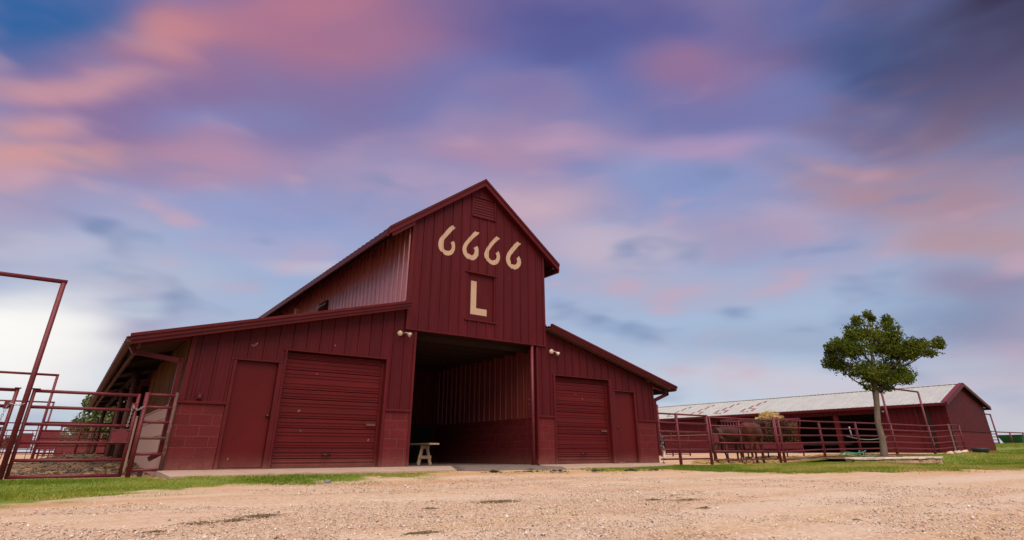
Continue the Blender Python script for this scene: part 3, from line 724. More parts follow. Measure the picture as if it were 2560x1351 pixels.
# ---- roll-up doors: a ribbed curtain of slats
ZS = [0.012, 0.20, 0.41, 0.81, 1.01, 1.41, 1.615, 2.025, 2.27, 2.43]
def rollup(x0, x1, zt, yd):
    fr = MB()
    fr.box(x0 + 0.02, x1 - 0.02, yd + 0.06, yd + 0.09, 0.0, zt)
    fo = fr.build('roll_up_door', 'slat', barn)
    for za, zb in zip(ZS, ZS[1:]):
        zb = min(zb, zt - 0.005)
        if zb - za < 0.03:
            continue
        h = zb - za
        prof = [(za, 0.030), (za, -0.010), (za + 0.014, -0.012), (za + 0.024, -0.002)]
        nrib = 2 if h < 0.25 else 5
        for i in range(nrib):
            zc = za + 0.026 + (h - 0.07) * (i + 0.5) / nrib
            if nrib == 5 and i == 2:
                continue
            prof += [(zc - 0.013, 0.0), (zc - 0.010, -0.015), (zc + 0.003, -0.015), (zc + 0.016, 0.001)]
        prof += [(zb - 0.030, -0.001), (zb - 0.008, 0.012), (zb - 0.002, 0.030)]
        MB().prism([(x0 + 0.05, yd + w, z) for z, w in prof], (x1 - x0 - 0.10, 0, 0)).build('slat', 'slat', fo)
    MB().cbox(x0 + 0.05, x1 - 0.05, yd - 0.022, yd + 0.025, 0.002, 0.055, 0.005).build('bottom_bar', 'trim', fo)
    xc = (x0 + x1) / 2
    MB().path([(xc - 0.09, yd - 0.02, 0.27), (xc - 0.09, yd - 0.065, 0.27), (xc + 0.09, yd - 0.065, 0.27), (xc + 0.09, yd - 0.02, 0.27)], 0.011, 6).build('pull_handle', 'knob', fo, True)
    MB().cbox(x1 - 0.33, x1 - 0.10, yd - 0.045, yd - 0.012, 0.875, 0.925, 0.005).build('lock_bar', 'rust', fo)
    for a, b in ((x0, x0 + 0.065), (x1 - 0.065, x1)):
        MB().cbox(a, b, yd - 0.03, yd + 0.10, 0.0, zt, 0.004).build('guide_rail', 'trim', fo)
    MB().box(x0 - 0.05, x1 + 0.05, 0.012, yd + 0.095, zt + 0.004, zt + 0.03).build('door_head', 'trim', fo)
    return fo
rollup(1.79, 4.19, 2.415, 0.135)
rollup(9.60, 11.82, 2.405, 0.135)
trim(1.745, 1.792, -0.031, 0.23, 0.0, 2.42, 'door_jamb')
trim(4.188, 4.262, -0.033, 0.23, 0.0, 2.45, 'door_jamb')
trim(1.70, 4.27, -0.031, 0.012, 2.412, 2.442, 'drip_edge')
trim(9.53, 9.602, -0.033, 0.23, 0.0, 2.44, 'door_jamb')
trim(11.818, 11.94, -0.033, 0.23, 0.0, 2.44, 'door_jamb')
trim(9.50, 11.95, -0.031, 0.012, 2.402, 2.432, 'drip_edge')
MT['bare'] = paint('bare_scuff', (0.42, 0.30, 0.28), (0.34, 0.22, 0.20), 0.6, (30, 30, 30), 1.0, 0.2, spec=0.2)
sk = random.Random(8)
for x, z, y_, n in ((1.02, 2.42, -0.003, 4), (9.97 + 0.55, 1.905, 0.128, 1), (9.97 + 0.82, 1.80, 0.128, 1), (2.55, 1.93, 0.128, 1), (2.25, 1.12, 0.128, 2), (2.35, 0.72, 0.128, 1), (3.95, 0.55, 0.128, 1), (2.85, 2.62, -0.003, 1), (0.95, 0.18, 0.060, 1)):
    mb = MB()
    for i in range(n):
        xx = x + i * 0.032 + sk.uniform(-.01, .01); zz = z + i * 0.020 + sk.uniform(-.012, .012); h = sk.uniform(0.03, 0.055)
        mb.prism([(xx, y_, zz), (xx + 0.010, y_, zz + 0.004), (xx + 0.016, y_, zz + h), (xx + 0.004, y_, zz + h * 0.9)], (0, -0.0015, 0))
    mb.build('paint_chip', 'bare', barn)
# ---- loft door with the letter, louvre above
ld = MB().cbox(6.455, 7.36, 0.015, 0.035, 3.70, 5.045, 0.004).build('loft_door', 'siding', barn)
MB().cbox(6.36, 7.46, -0.085, 0.03, 5.042, 5.075, 0.005).build('door_head', 'trim', ld)
MB().cbox(6.36, 7.45, -0.085, 0.03, 3.665, 3.700, 0.005).build('door_sill', 'trim', ld)
MB().cbox(6.432, 6.458, -0.045, 0.03, 3.70, 5.042, 0.004).build('door_jamb', 'trim', ld)
MB().cbox(7.350, 7.384, -0.055, 0.03, 3.70, 5.042, 0.004).build('door_jamb', 'trim', ld)
MB().prism([(x, 0.0125, z) for x, z in [(6.590, 3.865), (7.140, 3.865), (7.140, 4.052), (6.778, 4.052), (6.778, 4.830), (6.590, 4.830)]], (0, 0.004, 0)).build('letter', 'cream', ld)
MB().cbox(6.448, 6.475, -0.03, 0.02, 4.55, 4.61, 0.003).build('hinge', 'knob', ld)
lv = MB().box(6.53, 7.35, 0.0, 0.03, 6.83, 7.45).build('louvre', 'rafter', barn)
for z0, z1, x0, x1 in ((6.83, 7.45, 6.51, 6.545), (6.83, 7.45, 7.33, 7.365)):
    MB().cbox(x0, x1, -0.085, 0.02, z0, z1, 0.004).build('louvre_frame', 'trim', lv)
MB().cbox(6.51, 7.365, -0.085, 0.02, 7.45, 7.475, 0.004).build('louvre_frame', 'trim', lv)
MB().cbox(6.50, 7.375, -0.092, 0.02, 6.805, 6.83, 0.004).build('louvre_frame', 'trim', lv)
for i in range(7):
    z = 6.835 + i * 0.0875
    MB().prism([(6.545, -0.060, z), (6.545, -0.050, z), (6.545, -0.030, z + 0.094), (6.545, -0.040, z + 0.094)], (0.785, 0, 0)).build('louvre_blade', 'siding', lv)
# ---- painted numerals follow the ribs of the sheets
SIX = [
[(5.867,6.354),(5.898,6.334),(5.9,6.297),(5.981,6.311),(5.874,6.197),(5.763,6.049),(5.667,5.926),(5.599,5.838),(5.588,5.715),(5.598,5.584),(5.672,5.546),(5.759,5.547),(5.816,5.568),(5.86,5.63),(5.871,5.706),(5.853,5.77),(5.829,5.812),(5.931,5.881),(5.966,5.82),(5.982,5.729),(5.975,5.619),(5.935,5.524),(5.866,5.451),(5.773,5.41),(5.679,5.408),(5.589,5.434),(5.59,5.466),(5.52,5.492),(5.471,5.545),(5.437,5.644),(5.435,5.736),(5.467,5.864),(5.561,5.992),(5.67,6.145),(5.767,6.269)],
[(6.649,6.345),(6.712,6.327),(6.767,6.339),(6.791,6.323),(6.769,6.275),(6.624,6.138),(6.504,6.001),(6.408,5.87),(6.366,5.766),(6.361,5.697),(6.403,5.596),(6.471,5.602),(6.495,5.56),(6.571,5.57),(6.624,5.619),(6.649,5.699),(6.643,5.76),(6.607,5.808),(6.732,5.895),(6.772,5.841),(6.784,5.753),(6.782,5.608),(6.719,5.507),(6.629,5.436),(6.538,5.419),(6.477,5.427),(6.461,5.445),(6.408,5.435),(6.323,5.493),(6.26,5.568),(6.226,5.683),(6.237,5.781),(6.293,5.902),(6.424,6.074),(6.543,6.233)],
[(7.405,6.339),(7.557,6.306),(7.439,6.197),(7.358,6.109),(7.262,5.99),(7.168,5.851),(7.13,5.724),(7.14,5.629),(7.205,5.565),(7.293,5.544),(7.333,5.568),(7.389,5.593),(7.416,5.654),(7.412,5.737),(7.387,5.789),(7.5,5.884),(7.542,5.805),(7.559,5.709),(7.543,5.608),(7.487,5.5),(7.399,5.435),(7.295,5.412),(7.191,5.438),(7.079,5.493),(7.062,5.538),(7.001,5.602),(6.988,5.697),(7.018,5.8),(7.079,5.924),(7.18,6.072),(7.308,6.227)],
[(8.236,6.346),(8.267,6.32),(8.345,6.291),(8.248,6.191),(8.144,6.067),(8.033,5.937),(7.957,5.828),(7.923,5.736),(7.957,5.629),(7.965,5.567),(8.057,5.551),(8.142,5.578),(8.193,5.644),(8.207,5.719),(8.173,5.777),(8.28,5.877),(8.322,5.783),(8.335,5.671),(8.312,5.566),(8.251,5.484),(8.141,5.425),(8.073,5.413),(7.973,5.427),(7.94,5.456),(7.873,5.487),(7.807,5.573),(7.778,5.68),(7.789,5.782),(7.839,5.906),(7.94,6.041),(8.059,6.196),(8.18,6.316)]]
for poly in SIX:
    b = bmesh.new()
    f = b.faces.new([b.verts.new((x, 0, z)) for x, z in poly])
    f.normal_update()
    bmesh.ops.triangulate(b, faces=[f], ngon_method='EAR_CLIP')
    xs = [p[0] for p in poly]
    k = math.floor((min(xs) - 4.955) / PITCH)
    while 4.955 + k * PITCH < max(xs):
        for d in (0, 0.010, 0.046, 0.056):
            x = 4.955 + k * PITCH + d
            bmesh.ops.bisect_plane(b, geom=b.verts[:] + b.edges[:] + b.faces[:], plane_co=(x, 0, 0), plane_no=(1, 0, 0))
        k += 1
    for v in b.verts:
        v.co.y = -0.035 - max(rib_height(v.co.x, 4.955), 0.004) - 0.003
    b.verts.index_update()
    mb = MB(); mb.add([v.co[:] for v in b.verts], [[v.index for v in q.verts] for q in b.faces]); b.free()
    mb.build('painted_numeral', 'cream', barn)
# ---- roofs
YB, YF = DEPTH, -0.20
def roof(xa, za, xb, zb, yf, name='roof'):
    """sheet from the eave (xa, za) up to (xb, zb); ribs run up the slope"""
    d = Vector((xb - xa, 0, zb - za)); ln = d.length; d.normalize()
    up = Vector((0, 1, 0)).cross(d) if xb < xa else d.cross(Vector((0, 1, 0)))
    if up.z < 0:
        up = -up
    return sheet((xa, 0, za - 0.03), (0, 1, 0), d, up, yf, YB, 0.0, ln, 0.1, 'fascia', barn, name, True, thick=0.01)
roof(EL, EZ, RX, RZ, YF); roof(ER, EZ, RX, RZ, YF)
roof(-1.30, zl(-1.30), UL, zl(UL), -0.33); roof(14.74, zr(14.74), UR, zr(UR), -0.33)
MB().prism([(RX - 0.22, YF - 0.03, zm(RX - 0.22) + 0.012), (RX, YF - 0.03, RZ + 0.03), (RX + 0.22, YF - 0.03, zm(RX + 0.22) + 0.012), (RX, YF - 0.03, RZ - 0.02)], (0, YB - YF, 0)).build('ridge_cap', 'fascia', barn)
def rake(xa, za, xb, zb, y, h, th=0.03, mat='trim', name='rake_board', lift=0.015):
    v = lambda x, z, dz: (x, y, z + dz)
    return MB().prism([v(xa, za, lift), v(xb, zb, lift), v(xb, zb, -h), v(xa, za, -h)], (0, th, 0)).build(name, mat, barn)
rake(EL, EZ, RX, RZ, YF - 0.035, 0.20); rake(RX, RZ, ER, EZ, YF - 0.035, 0.20)
rake(-1.235, zl(-1.235), UL - 0.004, zl(UL), -0.36, 0.10); rake(-1.19, zl(-1.19), UL - 0.004, zl(UL), -0.327, 0.17, 0.03)
rake(UR + 0.004, zr(UR), 14.72, zr(14.72), -0.36, 0.09); rake(UR + 0.004, zr(UR), 14.45, zr(14.45), -0.327, 0.15, 0.03)
# metal rake cap over each gable edge
rake(EL + 0.02, EZ, RX, RZ, YF - 0.06, 0.045, 0.10, 'fascia', 'rake_cap', 0.035); rake(RX, RZ, ER, EZ, YF - 0.06, 0.045, 0.10, 'fascia', 'rake_cap', 0.035)
rake(-1.25, zl(-1.25), UL - 0.006, zl(UL), -0.385, 0.03, 0.10, 'trim', 'rake_cap', 0.03); rake(UR + 0.006, zr(UR), 14.735, zr(14.735), -0.385, 0.03, 0.10, 'trim', 'rake_cap', 0.03)
# soffits under the rakes
MB().prism([(EL + 0.05, YF, zm(EL + 0.05) - 0.12), (RX, YF, RZ - 0.12), (RX, YF, RZ - 0.14), (EL + 0.05, YF, zm(EL + .05) - 0.14)], (0, 0.165, 0)).build('soffit', 'trim', barn)
MB().prism([(ER - 0.05, YF, zm(ER - 0.05) - 0.12), (RX, YF, RZ - 0.12), (RX, YF, RZ - 0.14), (ER - 0.05, YF, zm(ER - .05) - 0.14)], (0, 0.165, 0)).build('soffit', 'trim', barn)
MB().prism([(-1.1, -0.33, zl(-1.1) - 0.09), (UL, -0.33, zl(UL) - 0.09), (UL, -0.33, zl(UL) - 0.11), (-1.1, -0.33, zl(-1.1) - 0.11)], (0, 0.295, 0)).build('soffit', 'soffit', barn)
MB().prism([(14.6, -0.33, zr(14.6) - 0.08), (UR, -0.33, zr(UR) - 0.08), (UR, -0.33, zr(UR) - 0.10), (14.6, -0.33, zr(14.6) - 0.10)], (0, 0.295, 0)).build('soffit', 'soffit', barn)
# eave fascia of the tall roof, in lengths
y = YF + 0.03
while y < DEPTH:
    y2 = min(y + 4.55, DEPTH)
    MB().cbox(EL - 0.045, EL + 0.02, y + 0.012, y2, EZ - 0.235, EZ - 0.052, 0.006).build('fascia_board', 'fascia', barn)
    MB().cbox(EL - 0.052, EL + 0.025, y - 0.02, y + 0.014, EZ - 0.250, EZ - 0.045, 0.004).build('fascia_clip', 'fascia', barn)
    MB().cbox(ER - 0.02, ER + 0.045, y, y2, EZ - 0.235, EZ - 0.052, 0.006).build('fascia_board', 'fascia', barn)
    y = y2
# soffit return at the near end, purlins under the tall eave
MB().prism([(EL + 0.08, YF + 0.006, zm(EL + 0.08) - 0.15), (UL, YF + 0.006, zm(UL) - 0.15), (UL, YF + 0.006, zm(UL) - 0.32), (EL + 0.12, YF + 0.006, zm(EL + 0.12) - 0.32)], (0, 0.03, 0)).build('sub_fascia', 'fascia', barn)
for x in (3.98, 4.35):
    MB().box(x, x + 0.05, 0.0, DEPTH, zm(x) - 0.20, zm(x) - 0.055).build('purlin', 'rafter', barn)
for x in (9.35, 9.62):
    MB().box(x, x + 0.05, 0.0, DEPTH, zm(x) - 0.22, zm(x) - 0.085).build('purlin', 'rafter', barn)
# tall side walls above the wings
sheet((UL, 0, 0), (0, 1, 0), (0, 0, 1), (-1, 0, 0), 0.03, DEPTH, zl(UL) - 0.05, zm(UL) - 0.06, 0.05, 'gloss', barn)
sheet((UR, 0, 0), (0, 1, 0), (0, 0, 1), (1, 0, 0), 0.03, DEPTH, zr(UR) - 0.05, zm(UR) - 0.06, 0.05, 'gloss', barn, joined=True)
MB().prism([(UL - 0.16, 0, zl(UL - 0.16) + 0.012), (UL - 0.03, 0, zl(UL) + 0.10), (UL - 0.022, 0, zl(UL) + 0.10), (UL - 0.022, 0, zl(UL) + 0.02)], (0, DEPTH, 0)).build('wall_flashing', 'trim', barn)
MB().prism([(UR + 0.16, 0, zr(UR + 0.16) + 0.012), (UR + 0.03, 0, zr(UR) + 0.10), (UR + 0.022, 0, zr(UR) + 0.10), (UR + 0.022, 0, zr(UR) + 0.02)], (0, DEPTH, 0)).build('wall_flashing', 'trim', barn)
# louvre vent and small lamp on the tall side wall
vt = MB().box(UL - 0.07, UL + 0.01, 6.35, 7.20, 4.62, 5.26).build('wall_vent', 'rafter', barn)
for i in range(5):
    z = 4.65 + i * 0.125
    MB().prism([(UL - 0.075, 6.35, z), (UL - 0.085, 6.35, z + 0.01), (UL - 0.14, 6.35, z - 0.055), (UL - 0.13, 6.35, z - 0.065)], (0, 0.85, 0)).build('vent_blade', 'plank' if i == 4 else 'fascia', vt)
MB().cbox(UL - 0.16, UL, 9.8, 9.98, 5.35, 5.62, 0.02).build('wall_lamp', 'cream', barn)
# back end of the barn
MB().prism([(BX0, DEPTH - 0.1, -0.1), (BX1, DEPTH - 0.1, -0.1), (BX1, DEPTH - 0.1, zr(BX1) - .1), (UR, DEPTH - 0.1, zr(UR) - .1), (UR, DEPTH - 0.1, zm(UR) - .1), (RX, DEPTH - 0.1, RZ - .1), (UL, DEPTH - 0.1, zm(UL) - .1), (UL, DEPTH - 0.1, zl(UL) - .1), (BX0, DEPTH - 0.1, zl(BX0) - .1)], (0, 0.06, 0)).build('back_wall', 'siding', barn)
sheet((BX1, 0, 0), (0, 1, 0), (0, 0, 1), (1, 0, 0), 0.10, DEPTH, BT, zr(BX1) - 0.08, 0.1, 'siding', barn, joined=True)
# ---- eaves of the wings: gutter, beam, rafters, downspouts
for s, xe, zz in ((1, -1.235, zl(-1.235)), (-1, 14.72, zr(14.72))):
    g = MB().prism([(xe - s * 0.055, -0.30, zz - 0.015), (xe - s * 0.050, -0.30, zz - 0.11), (xe + s * 0.03, -0.30, zz - 0.135), (xe + s * 0.055, -0.30, zz - 0.13), (xe + s * 0.055, -0.30, zz - 0.04)], (0, DEPTH + 0.3, 0)).build('gutter', 'post', barn)
    MB().box(min(xe + s * 0.16, xe + s * 0.21), max(xe + s * 0.16, xe + s * 0.21), -0.05, DEPTH, zz - 0.20, zz - 0.06).build('eave_beam', 'post', barn)
wl = BX0
for i in range(9):
    y = 0.03 + i * 2.72
    MB().prism([(-1.12, y, zl(-1.12) - 0.06), (wl, y, zl(wl) - 0.06), (wl, y, zl(wl) - 0.21), (-1.05, y, zl(-1.05) - 0.19)], (0, 0.06, 0)).build('rafter', 'trim' if i == 0 else 'rafter', barn)
    MB().prism([(14.62, y, zr(14.62) - 0.06), (BX1, y, zr(BX1) - 0.06), (BX1, y, zr(BX1) - 0.21), (14.50, y, zr(14.50) - 0.19)], (0, 0.06, 0)).build('rafter', 'trim' if i == 0 else 'rafter', barn)
    if i < 8:
        MB().prism([(-1.10, y + 0.07, zl(-1.10) - 0.055), (wl, y + 0.07, zl(wl) - 0.055), (wl, y + 0.07, zl(wl) - 0.07), (-1.10, y + 0.07, zl(-1.10) - 0.07)], (0, 2.64, 0)).build('soffit', 'soffit' if i % 2 == 0 else 'rafter', barn)
ds = MB()
for p, q in (((-1.17, 0.11, 2.24), (-1.10, 0.11, 2.13)), ((-1.12, 0.11, 2.14), (-0.235, 0.11, 2.02)), ((-0.255, 0.11, 2.08), (-0.255, 0.11, 0.27)), ((-0.235, 0.11, 0.31), (-0.42, 0.06, 0.20))):
    ds.bar(p, q, 0.085, 0.105, (0, 1, 0))
ds.build('downspout', 'trim', barn)
ds = MB()
for p, q in (((14.66, 0.05, 2.25), (14.66, 0.05, 2.10)), ((14.68, 0.05, 2.14), (13.98, 0.05, 1.90)), ((13.98, 0.05, 1.96), (13.98, 0.05, 0.2))):
    ds.bar(p, q, 0.09, 0.10, (0, 1, 0))
ds.build('downspout', 'trim', barn)
# ---- left side wall: pale planks below, brown boards above, then open stalls
z = -0.13
for h in (0.44, 0.33, 0.33, 0.24):
    MB().cbox(BX0 - 0.035, BX0 - 0.002, 0.34, 6.6, z + 0.006, z + h - 0.004, 0.004).build('plank', 'plank', barn)
    z += h
MB().cbox(BX0 - 0.05, BX0 - 0.002, 0.33, 6.6, z, z + 0.035, 0.005).build('plank_cap', 'plank', barn)
MB().box(BX0 + 0.002, BX0 + 0.06, 0.10, 6.6, 0.0, 2.5).build('wall_framing', 'rafter', barn)
y = 0.14; bd = None
while y < 6.55:
    wdt = 0.092
    o = MB().cbox(BX0 - 0.022, BX0, y, y + wdt - 0.016, 1.26, zl(BX0) - 0.12, 0.004).build('wall_board', 'board', barn) if bd is None else place(bd, (W[bd.name][0] - random.uniform(-0.003, 0.006), y + (wdt - 0.016) / 2, W[bd.name][2]), barn)
    bd = bd or o
    y += wdt
MB().box(2.2, 2.26, 6.6, DEPTH - .1, -0.1, 3.2).build('stall_wall', 'rafter', barn)
for y in (6.6, 10.2, 13.8, 17.4):
    MB().box(BX0 + 0.05, 2.2, y, y + 0.06, -0.1, 2.4).build('stall_partition', 'rafter', barn)
for y in (5.5, 9.6, 20.6):
    MB().tube((-0.62, y, -0.25), (-0.62, y, zl(-0.62) - 0.2), 0.075, 12).build('eave_post', 'post', barn, True)
MB().box(-0.67, -0.57, 5.4, 20.7, zl(-0.55) - 0.32, zl(-0.55) - 0.2).build('eave_header', 'rafter', barn)
# ---- open bay in the middle
IX0, IX1, IY = 4.962, 8.985, 6.08
MB().box(IX0 - 0.05, IX1 + 0.05, 0.02, IY + 0.05, -0.11, -0.002).build('bay_floor', 'dirt', barn)
block_wall(barn, (IX1, IY, 0), (0, -1, 0), (-1, 0, 0), IY - 0.20)
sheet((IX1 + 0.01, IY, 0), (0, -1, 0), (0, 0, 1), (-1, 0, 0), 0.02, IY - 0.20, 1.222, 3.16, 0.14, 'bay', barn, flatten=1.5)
MB().box(IX1 + 0.14, IX1 + 0.18, 0.05, IY, 0.0, 3.2).build('bay_wall', 'rafter', barn)
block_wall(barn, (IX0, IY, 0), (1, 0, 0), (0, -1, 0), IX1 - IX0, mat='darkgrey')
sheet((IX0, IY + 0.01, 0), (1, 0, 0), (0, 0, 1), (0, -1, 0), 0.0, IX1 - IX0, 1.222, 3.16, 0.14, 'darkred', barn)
MB().box(IX0, IX1, IY + 0.13, IY + 0.17, 0.0, 3.2).build('bay_wall', 'rafter', barn)
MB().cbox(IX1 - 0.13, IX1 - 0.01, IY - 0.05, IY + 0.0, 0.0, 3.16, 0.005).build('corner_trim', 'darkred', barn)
block_wall(barn, (IX0, 0.22, 0), (0, 1, 0), (1, 0, 0), IY - 0.25)
sheet((IX0 - 0.01, 0.22, 0), (0, 1, 0), (0, 0, 1), (1, 0, 0), 0.0, IY - 0.25, 1.222, 3.16, 0.14, 'siding', barn, joined=True)
MB().box(IX0 - 0.18, IX0 - 0.14, 0.05, IY, 0.0, 3.2).build('bay_wall', 'rafter', barn)
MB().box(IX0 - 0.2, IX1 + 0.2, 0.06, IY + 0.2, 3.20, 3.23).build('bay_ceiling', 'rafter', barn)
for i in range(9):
    y = 0.45 + i * 0.66
    MB().box(IX0, IX1, y, y + 0.045, 3.06, 3.20).build('ceiling_joist', 'rafter', barn)
MB().lathe((7.43, 3.0, 3.06), [(0, 0.055), (-0.05, 0.055), (-0.055, 0.045), (-0.16, 0.05), (-0.19, 0.03)], 12).build('jar_lamp', 'darkgrey', barn, True)
MB().tube((8.745, -0.01, 0.0), (8.745, -0.01, 3.20), 0.048, 12).build('door_track_post', 'pipe', barn, True)
pl = MB().cbox(8.60, 8.70, 0.03, 0.06, 1.42, 1.72, 0.006).build('latch_plate', 'darkred', barn)
for z in (1.50, 1.63):
    MB().path([(8.62, 0.02, z), (8.60, -0.015, z + 0.02), (8.66, -0.02, z + 0.05), (8.68, 0.02, z + 0.02)], 0.009, 6).build('latch_hook', 'knob', pl, True)
# ---- outlet box and paired flood lamps
ob = MB().cbox(0.148, 0.252, -0.050, -0.003, 1.295, 1.415, 0.006).build('outlet_box', 'siding', barn)
MB().cbox(0.165, 0.235, -0.058, -0.049, 1.315, 1.395, 0.003).build('outlet_cover', 'trim', ob)
MB().lathe((0.200, -0.058, 1.355), [(0, 0.020), (0.004, 0.020), (0.005, 0.012)], 10, (0, -1, 0)).build('outlet_socket', 'rust', ob, True)
def flood(x, z, d1, d2):
    bx = MB().cbox(x - 0.045, x + 0.045, -0.075, -0.02, z - 0.035, z + 0.06, 0.012).build('flood_lamp', 'siding', barn)
    for s, d in ((-1, d1), (1, d2)):
        p0 = Vector((x + s * 0.02, -0.075, z + 0.02)); p1 = Vector((x + s * 0.075, -0.12, z + 0.035)); d = Vector(d).normalized()
        MB().path([p0, p1, p1 + d * 0.03], 0.011, 6).build('lamp_arm', 'lampmetal', bx, True)
        c = p1 + d * 0.03
        MB().lathe(c, [(0, 0.025), (0.035, 0.032), (0.075, 0.060), (0.105, 0.067), (0.108, 0.058)], 14, d).build('lamp_head', 'lampmetal', bx, True)
        MB().lathe(c + d * 0.100, [(0, 0.057), (0.010, 0.050), (0.016, 0.026)], 14, d).build('lamp_glass', 'lens', bx, True)
flood(4.54, 3.07, (-0.55, -0.75, -0.45), (0.55, -0.6, -0.5))
flood(9.47, 3.05, (-0.55, -0.75, -0.25), (0.75, -0.2, -0.5))

# ------------------------------------------------------------------ aprons
def slab(name, pts, z_wall, z_front, mat='concrete', t=0.09):
    n = len(pts)
    mb = MB()
    mb.add([(x, y, (z_wall if y > -0.3 else z_front)) for x, y in pts] + [(x, y, (z_wall if y > -0.3 else z_front) - t) for x, y in pts],
           [tuple(range(n))[::-1], tuple(range(n, 2 * n))] + [(i, (i + 1) % n, n + (i + 1) % n, n + i) for i in range(n)])
    b = bmesh.new()
    me = bpy.data.meshes.new(name); me.from_pydata(mb.v, [], mb.f)
    b.from_mesh(me); bmesh.ops.recalc_face_normals(b, faces=b.faces)
    b.to_mesh(me); b.free()
    me.materials.append(MT[mat])
    o = bpy.data.objects.new(name, me); COL.objects.link(o); o['kind'] = 'structure'
    W[o.name] = (0, 0, 0)
    return o
slab('concrete_apron', [(-0.26, 0.02), (1.10, 0.02), (1.10, -1.62), (-0.24, -1.72)], 0.004, -0.052)
slab('concrete_apron', [(1.104, 0.02), (3.05, 0.02), (3.05, -1.58), (1.104, -1.62)], 0.004, -0.050)
slab('concrete_apron', [(3.054, 0.02), (6.15, 0.02), (5.35, -1.62), (3.054, -1.58)], 0.004, -0.048)
slab('concrete_apron', [(8.95, 0.02), (13.92, 0.02), (13.0, -1.48), (8.35, -1.62)], 0.0, -0.070)
# dirt ramp in front of the open bay, crumbling edge
xs = np.linspace(5.2, 8.75, 60); ys = np.linspace(-1.95, 0.15, 40)
X, Y = np.meshgrid(xs, ys)
edge = sstep(-1.92, -1.55, Y + (fbm(X * 2.5, Y * 0, 3, 8) - 0.5) * 0.25)
side = np.minimum(sstep(0, 0.25, X - (5.35 + (Y + 1.62) * 0.5)), sstep(0, 0.22, 8.72 - X - np.where(Y > -0.2, 0, 0.1)))
Z = -0.16 + edge * side * (0.165 + 0.012 * (Y)) + (fbm(X * 9, Y * 9, 3, 4) - 0.5) * 0.022
idx = np.arange(X.size).reshape(X.shape)
Fc = np.stack([idx[:-1, :-1], idx[:-1, 1:], idx[1:, 1:], idx[1:, :-1]], -1).reshape(-1, 4)
np_mesh('dirt_ramp', np.stack([X, Y, Z], -1).reshape(-1, 3), Fc, 'dirt', None, 'structure')

# ------------------------------------------------------------------ bench in the bay
bn = thing('sawhorse_bench', 'pale raw timber sawhorse bench standing just inside the open bay', 'bench', (6.3, 1.9, 0))
bz = 0.545
BXC, BYN = 6.33, 1.25
MB().cbox(BXC - 0.15, BXC + 0.16, BYN, BYN + 2.3, bz - 0.045, bz, 0.006).build('top_board', 'raw', bn)
for yy in (BYN + 0.55, BYN + 1.95):
    for s in (-1, 1):
        MB().bar((BXC + s * 0.06, yy, bz - 0.045), (BXC + s * 0.185, yy - 0.03, 0.0), 0.085, 0.04, (0, 1, 0)).build('leg', 'raw', bn)
    MB().cbox(BXC - 0.20, BXC + 0.20, yy - 0.055, yy - 0.022, 0.15, 0.235, 0.004).build('cross_brace', 'raw', bn)
    MB().cbox(BXC - 0.13, BXC + 0.13, yy - 0.05, yy - 0.02, bz - 0.14, bz - 0.055, 0.004).build('gusset', 'raw', bn)

# ------------------------------------------------------------------ pipe gates and fences on the left
RAILS = [-0.062, 0.194, 0.476, 0.768, 1.045, 1.311]
def pipe_gate(label, xa, xb, y, zs, group=None, r=0.030, plate=None, cap=True, mat='pipe', name='pipe_gate'):
    g = thing(name, label, 'gate', ((xa + xb) / 2, y, zs[0]), 0, group)
    for z in zs:
        MB().tube((xa, y, z), (xb, y, z), r * 0.93, 10).build('rail', mat, g, True)
    for x in (xa, xb):
        MB().tube((x, y, zs[0] - r * 0.9), (x, y, zs[-1] + r * 0.9), r, 10).build('stile', mat, g, True)
    if plate:
        pa, pb, za, zb = plate
        p = MB().cbox(pa, pb, y - r - 0.008, y - r + 0.002, za, zb, 0.003).build('latch_plate', 'pipe', g)
        for xx, zz in ((pa + 0.02, za + 0.01), (pb - 0.02, za + 0.01), (pa + 0.02, zb - 0.01), (pb - 0.02, zb - 0.01)):
            MB().cbox(xx - 0.03, xx + 0.03, y - r - 0.022, y - r - 0.006, zz - 0.009, zz + 0.009, 0.003).build('weld_tab', 'rust', p)
    return g
g1 = pipe_gate('wide six-rail red pipe gate with a square latch plate beside the barn corner', -2.43, -0.842, -0.10, RAILS, plate=(-1.125, -0.862, 0.476, 0.712))
MB().cbox(-2.50, -2.35, -0.145, -0.055, 1.335, 1.352, 0.004).build('stile_cap', 'pipe', g1)
MB().cbox(-0.93, -0.845, -0.140, -0.128, 1.07, 1.17, 0.004).build('chain_bracket', 'pipe', g1)
g2 = pipe_gate('red pipe gate left of the tall pole, its end post near the frame edge', -6.0, -2.668, -0.10, RAILS, plate=(-3.05, -2.70, 0.476, 0.712))
MB().cbox(-2.71, -2.62, -0.145, -0.055, 1.335, 1.352, 0.004).build('stile_cap', 'pipe', g2)
MB().cbox(-2.78, -2.70, -0.140, -0.128, 1.0, 1.12, 0.004).build('chain_bracket', 'pipe', g2)
pn = thing('fence_panel', 'narrow fixed red pipe panel between the gate and the barn corner', 'fence panel', (-0.45, -0.05, 0))
for z in (0.017, 0.288, 0.565, 0.846, 1.115, 1.341):
    MB().tube((-0.70, -0.05, z), (-0.205, -0.05, z), 0.026, 10).build('rail', 'rust' if abs(z - 0.565) < .01 else 'pipe', pn, True)
MB().tube((-0.705, -0.05, -0.2), (-0.705, -0.05, 1.375), 0.042, 12).build('post', 'pipe', pn, True)
MB().tube((-0.205, -0.05, -0.2), (-0.205, -0.05, 1.40), 0.034, 12).build('post', 'rust', pn, True)
MB().cbox(-0.80, -0.765, 0.0, 0.03, 0.0, 0.95, 0.004).build('hinge_strip', 'plank', pn)
MB().cbox(-0.55, -0.47, 0.02, 0.06, -0.2, 0.05, 0.004).build('stake', 'post', pn)
